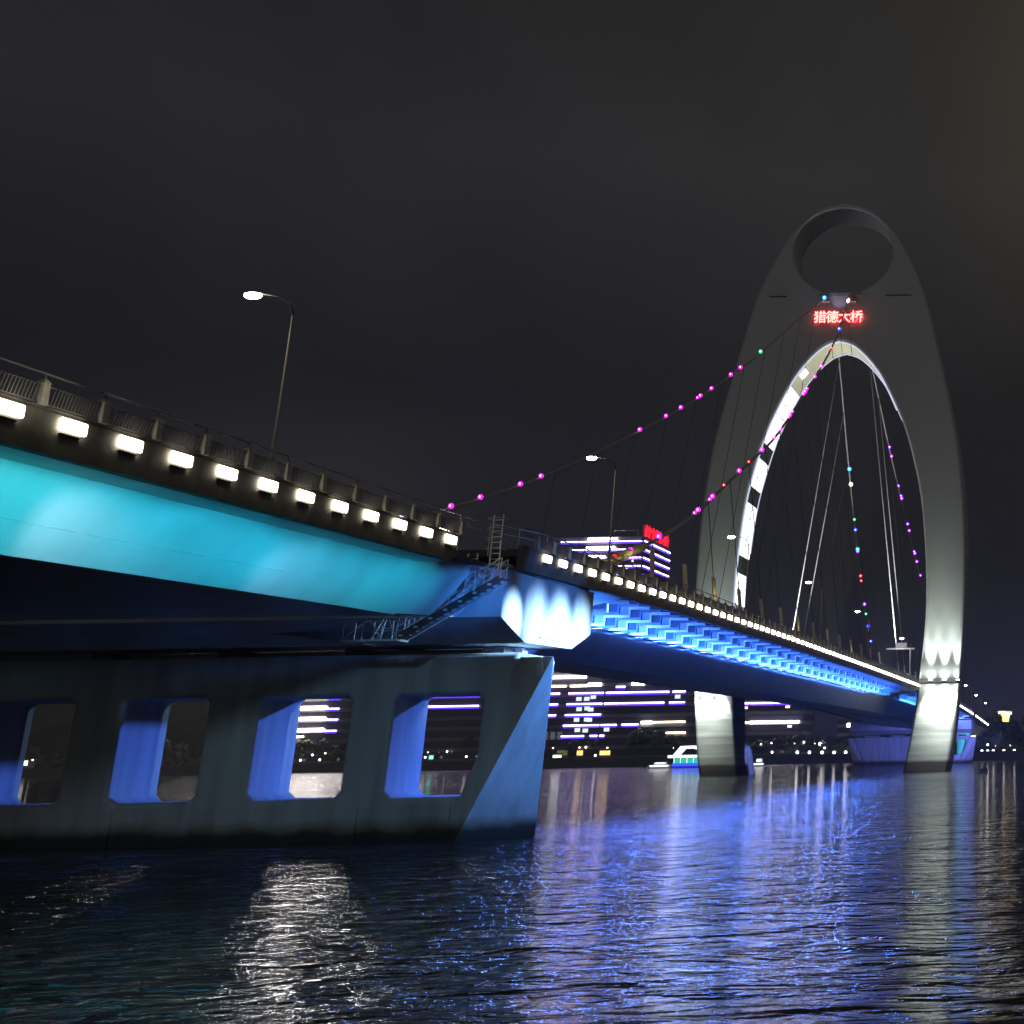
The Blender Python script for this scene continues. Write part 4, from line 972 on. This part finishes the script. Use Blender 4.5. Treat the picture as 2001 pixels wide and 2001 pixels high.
rl = random.Random(3)
SPANS = [(1070, 1340, 'between the near pier and the left tower leg', 9), (1448, 1735, 'between the tower legs', 9), (585, 690, 'in the third pier opening', 4), (816, 955, 'in the right pier opening', 4), (48, 140, 'in the leftmost opening', 3), (1900, 2001, 'right of the tower', 5)]
for a_, b_, where, n_ in SPANS:
    for k in range(n_):
        px = a_+(b_-a_)*(k+rl.uniform(.15, .85))/n_
        bank_lamp('garden_light', 'tiny garden light, %s from the left %s' % (ORD[k], where), 'garden light', px, 549.5+rl.uniform(0, 6), rl.uniform(4.2, 7.2), WG if rl.random() < .6 else PG, rl.uniform(.18, .36), 'small garden lights under the far trees')
# ---------------------------------------------------------------- boats
BW = surf('boat_white', (.8, .8, .8), .35, .05); GREENG = glow('boat_green_light', (.02, .62, .36), 1.1); BLUEG = glow('boat_blue_light', (.02, .04, 1.0), 3.5); BWG = glow('boat_white_light', (.95, 1, 1), 1.6)
b = thing('tour_boat', 'tour boat with green lit cabin, blue hull line and white arched roof', 'boat', (-117, 480, 0))
m = MB(); rings = []
for x, hw in ((-124.6, .3), (-123.4, 1.5), (-121, 2.2), (-112, 2.3), (-110, 2.0)): rings.append([(x, 480-hw*.7, -.4), (x, 480+hw*.7, -.4), (x, 480+hw, 1.0), (x, 480-hw, 1.0)])
m.loft(rings); m.build('hull', BW, b)
MB().box(-122.6, -110.2, 477.4, 477.68, .55, 1.35).build('hull_light', BLUEG, b)
m = MB(); m.box(-122.4, -110.6, 478.0, 482, 1.0, 2.9); m.build('cabin', surf('boat_cabin', (.1, .2, .2), .3), b)
for k in range(6): MB().box(-122.2+k*1.95, -120.6+k*1.95, 477.93, 477.99, 1.4, 2.7).build('cabin_window', GREENG, b)
for k in range(7): MB().box(-122.4+k*1.95, -122.2+k*1.95, 477.9, 477.99, 1.2, 2.9).build('pillar', BWG, b)
MB().box(-124.2, -110.2, 477.6, 482.4, 2.9, 3.7).build('upper_deck', BWG, b)
m = MB(); pts = [(-122.8, 3.7), (-120.6, 6.3), (-117.2, 6.4), (-113.2, 5.6), (-111.8, 3.7)]; ins = [(-121.4, 3.7), (-119.8, 5.5), (-117.0, 5.6), (-114.0, 4.8), (-113.2, 3.7)]
for i in range(4):
    (x0, z0), (x1, z1), (u1, w1), (u0, w0) = pts[i], pts[i+1], ins[i+1], ins[i]
    m.hexa([(x0, 478, z0), (u0, 478, w0), (u0, 482, w0), (x0, 482, z0), (x1, 478, z1), (u1, 478, w1), (u1, 482, w1), (x1, 482, z1)])
m.build('arched_roof', BWG, b)
def small_boat(label, x, y, L, s):
    r = thing('small_boat', label, 'boat', (x, y, 0), 'small white boats')
    m = MB(); rings = []
    for t, hw in ((-.5, .3), (-.38, .9), (-.1, 1.2), (.4, 1.2), (.5, 1.0)): rings.append([(x+t*L, y-hw*.6, -.3), (x+t*L, y+hw*.6, -.3), (x+t*L, y+hw, .9), (x+t*L, y-hw, .9)])
    m.loft(rings); m.build('hull', BW, r)
    MB().box(x-.38*L, x+.48*L, y-1.26, y-1.05, .45, .9).build('hull_light', BWG, r)
    m = MB(); m.hexa([(x-.25*L, y-.8, .9), (x+.35*L, y-.8, .9), (x+.35*L, y+.8, .9), (x-.25*L, y+.8, .9), (x-.12*L, y-.7, .9+s), (x+.3*L, y-.7, .9+s), (x+.3*L, y+.7, .9+s), (x-.12*L, y+.7, .9+s)]); m.build('cabin', BW, r)
    MB().box(x-.18*L, x+.3*L, y-.86, y-.82, .9+s*.35, .9+s*.8).build('cabin_window', BWG, r)
small_boat('low white motor boat just left of the green tour boat', -127.3, 480, 6.6, .9)
small_boat('small white boat right of the left tower leg', -97.0, 480, 3.4, 1.5)
bu = thing('mooring_buoy', 'dark mooring buoy floating right of the right tower leg', 'buoy', (-17.8, 300, 0))
m = MB(); m.tube([(-17.8, 300, -.4), (-17.8, 300, .5), (-17.8, 300, .75)], [.85, .85, .55], 14); m.build('float', DARKM, bu)
m = MB(); m.tube([(-17.8, 300, .75), (-17.8, 300, 1.15)], .12, 8); m.build('post', DARKM, bu)
m = MB(); m.box(-18.6, -17.0, 299.8, 300.2, .5, .62); m.build('cross_arm', DARKM, bu)

# ---------------------------------------------------------------- night haze (lamps and tower fade into it)
hm = bpy.data.materials.new('haze_air'); hm.use_nodes = True; hn = hm.node_tree; hn.nodes.remove(hn.nodes['Principled BSDF'])
pv = hn.nodes.new('ShaderNodeVolumePrincipled'); pv.inputs['Density'].default_value = .0002; pv.inputs['Color'].default_value = (.9, .92, .95, 1)
hn.links.new(pv.outputs[0], hn.nodes['Material Output'].inputs['Volume'])
ho = MB().box(-895, 305, -70, 1400, -3, 121).build('haze', hm); ho['kind'] = 'stuff'
# ---------------------------------------------------------------- render settings
c = SC.cycles
c.use_denoising = True
try: c.denoiser = 'OPENIMAGEDENOISE'; c.denoising_input_passes = 'RGB_ALBEDO_NORMAL'
except Exception: pass
c.max_bounces = 6; c.diffuse_bounces = 2; c.glossy_bounces = 3; c.transmission_bounces = 2
c.sample_clamp_indirect = 0.0; c.sample_clamp_direct = 0.0; c.use_light_tree = True; c.caustics_reflective = False; c.caustics_refractive = False
vs = SC.view_settings; vs.view_transform = 'Standard'; vs.look = 'None'; vs.exposure = 0; vs.gamma = 1; vs.use_curve_mapping = False
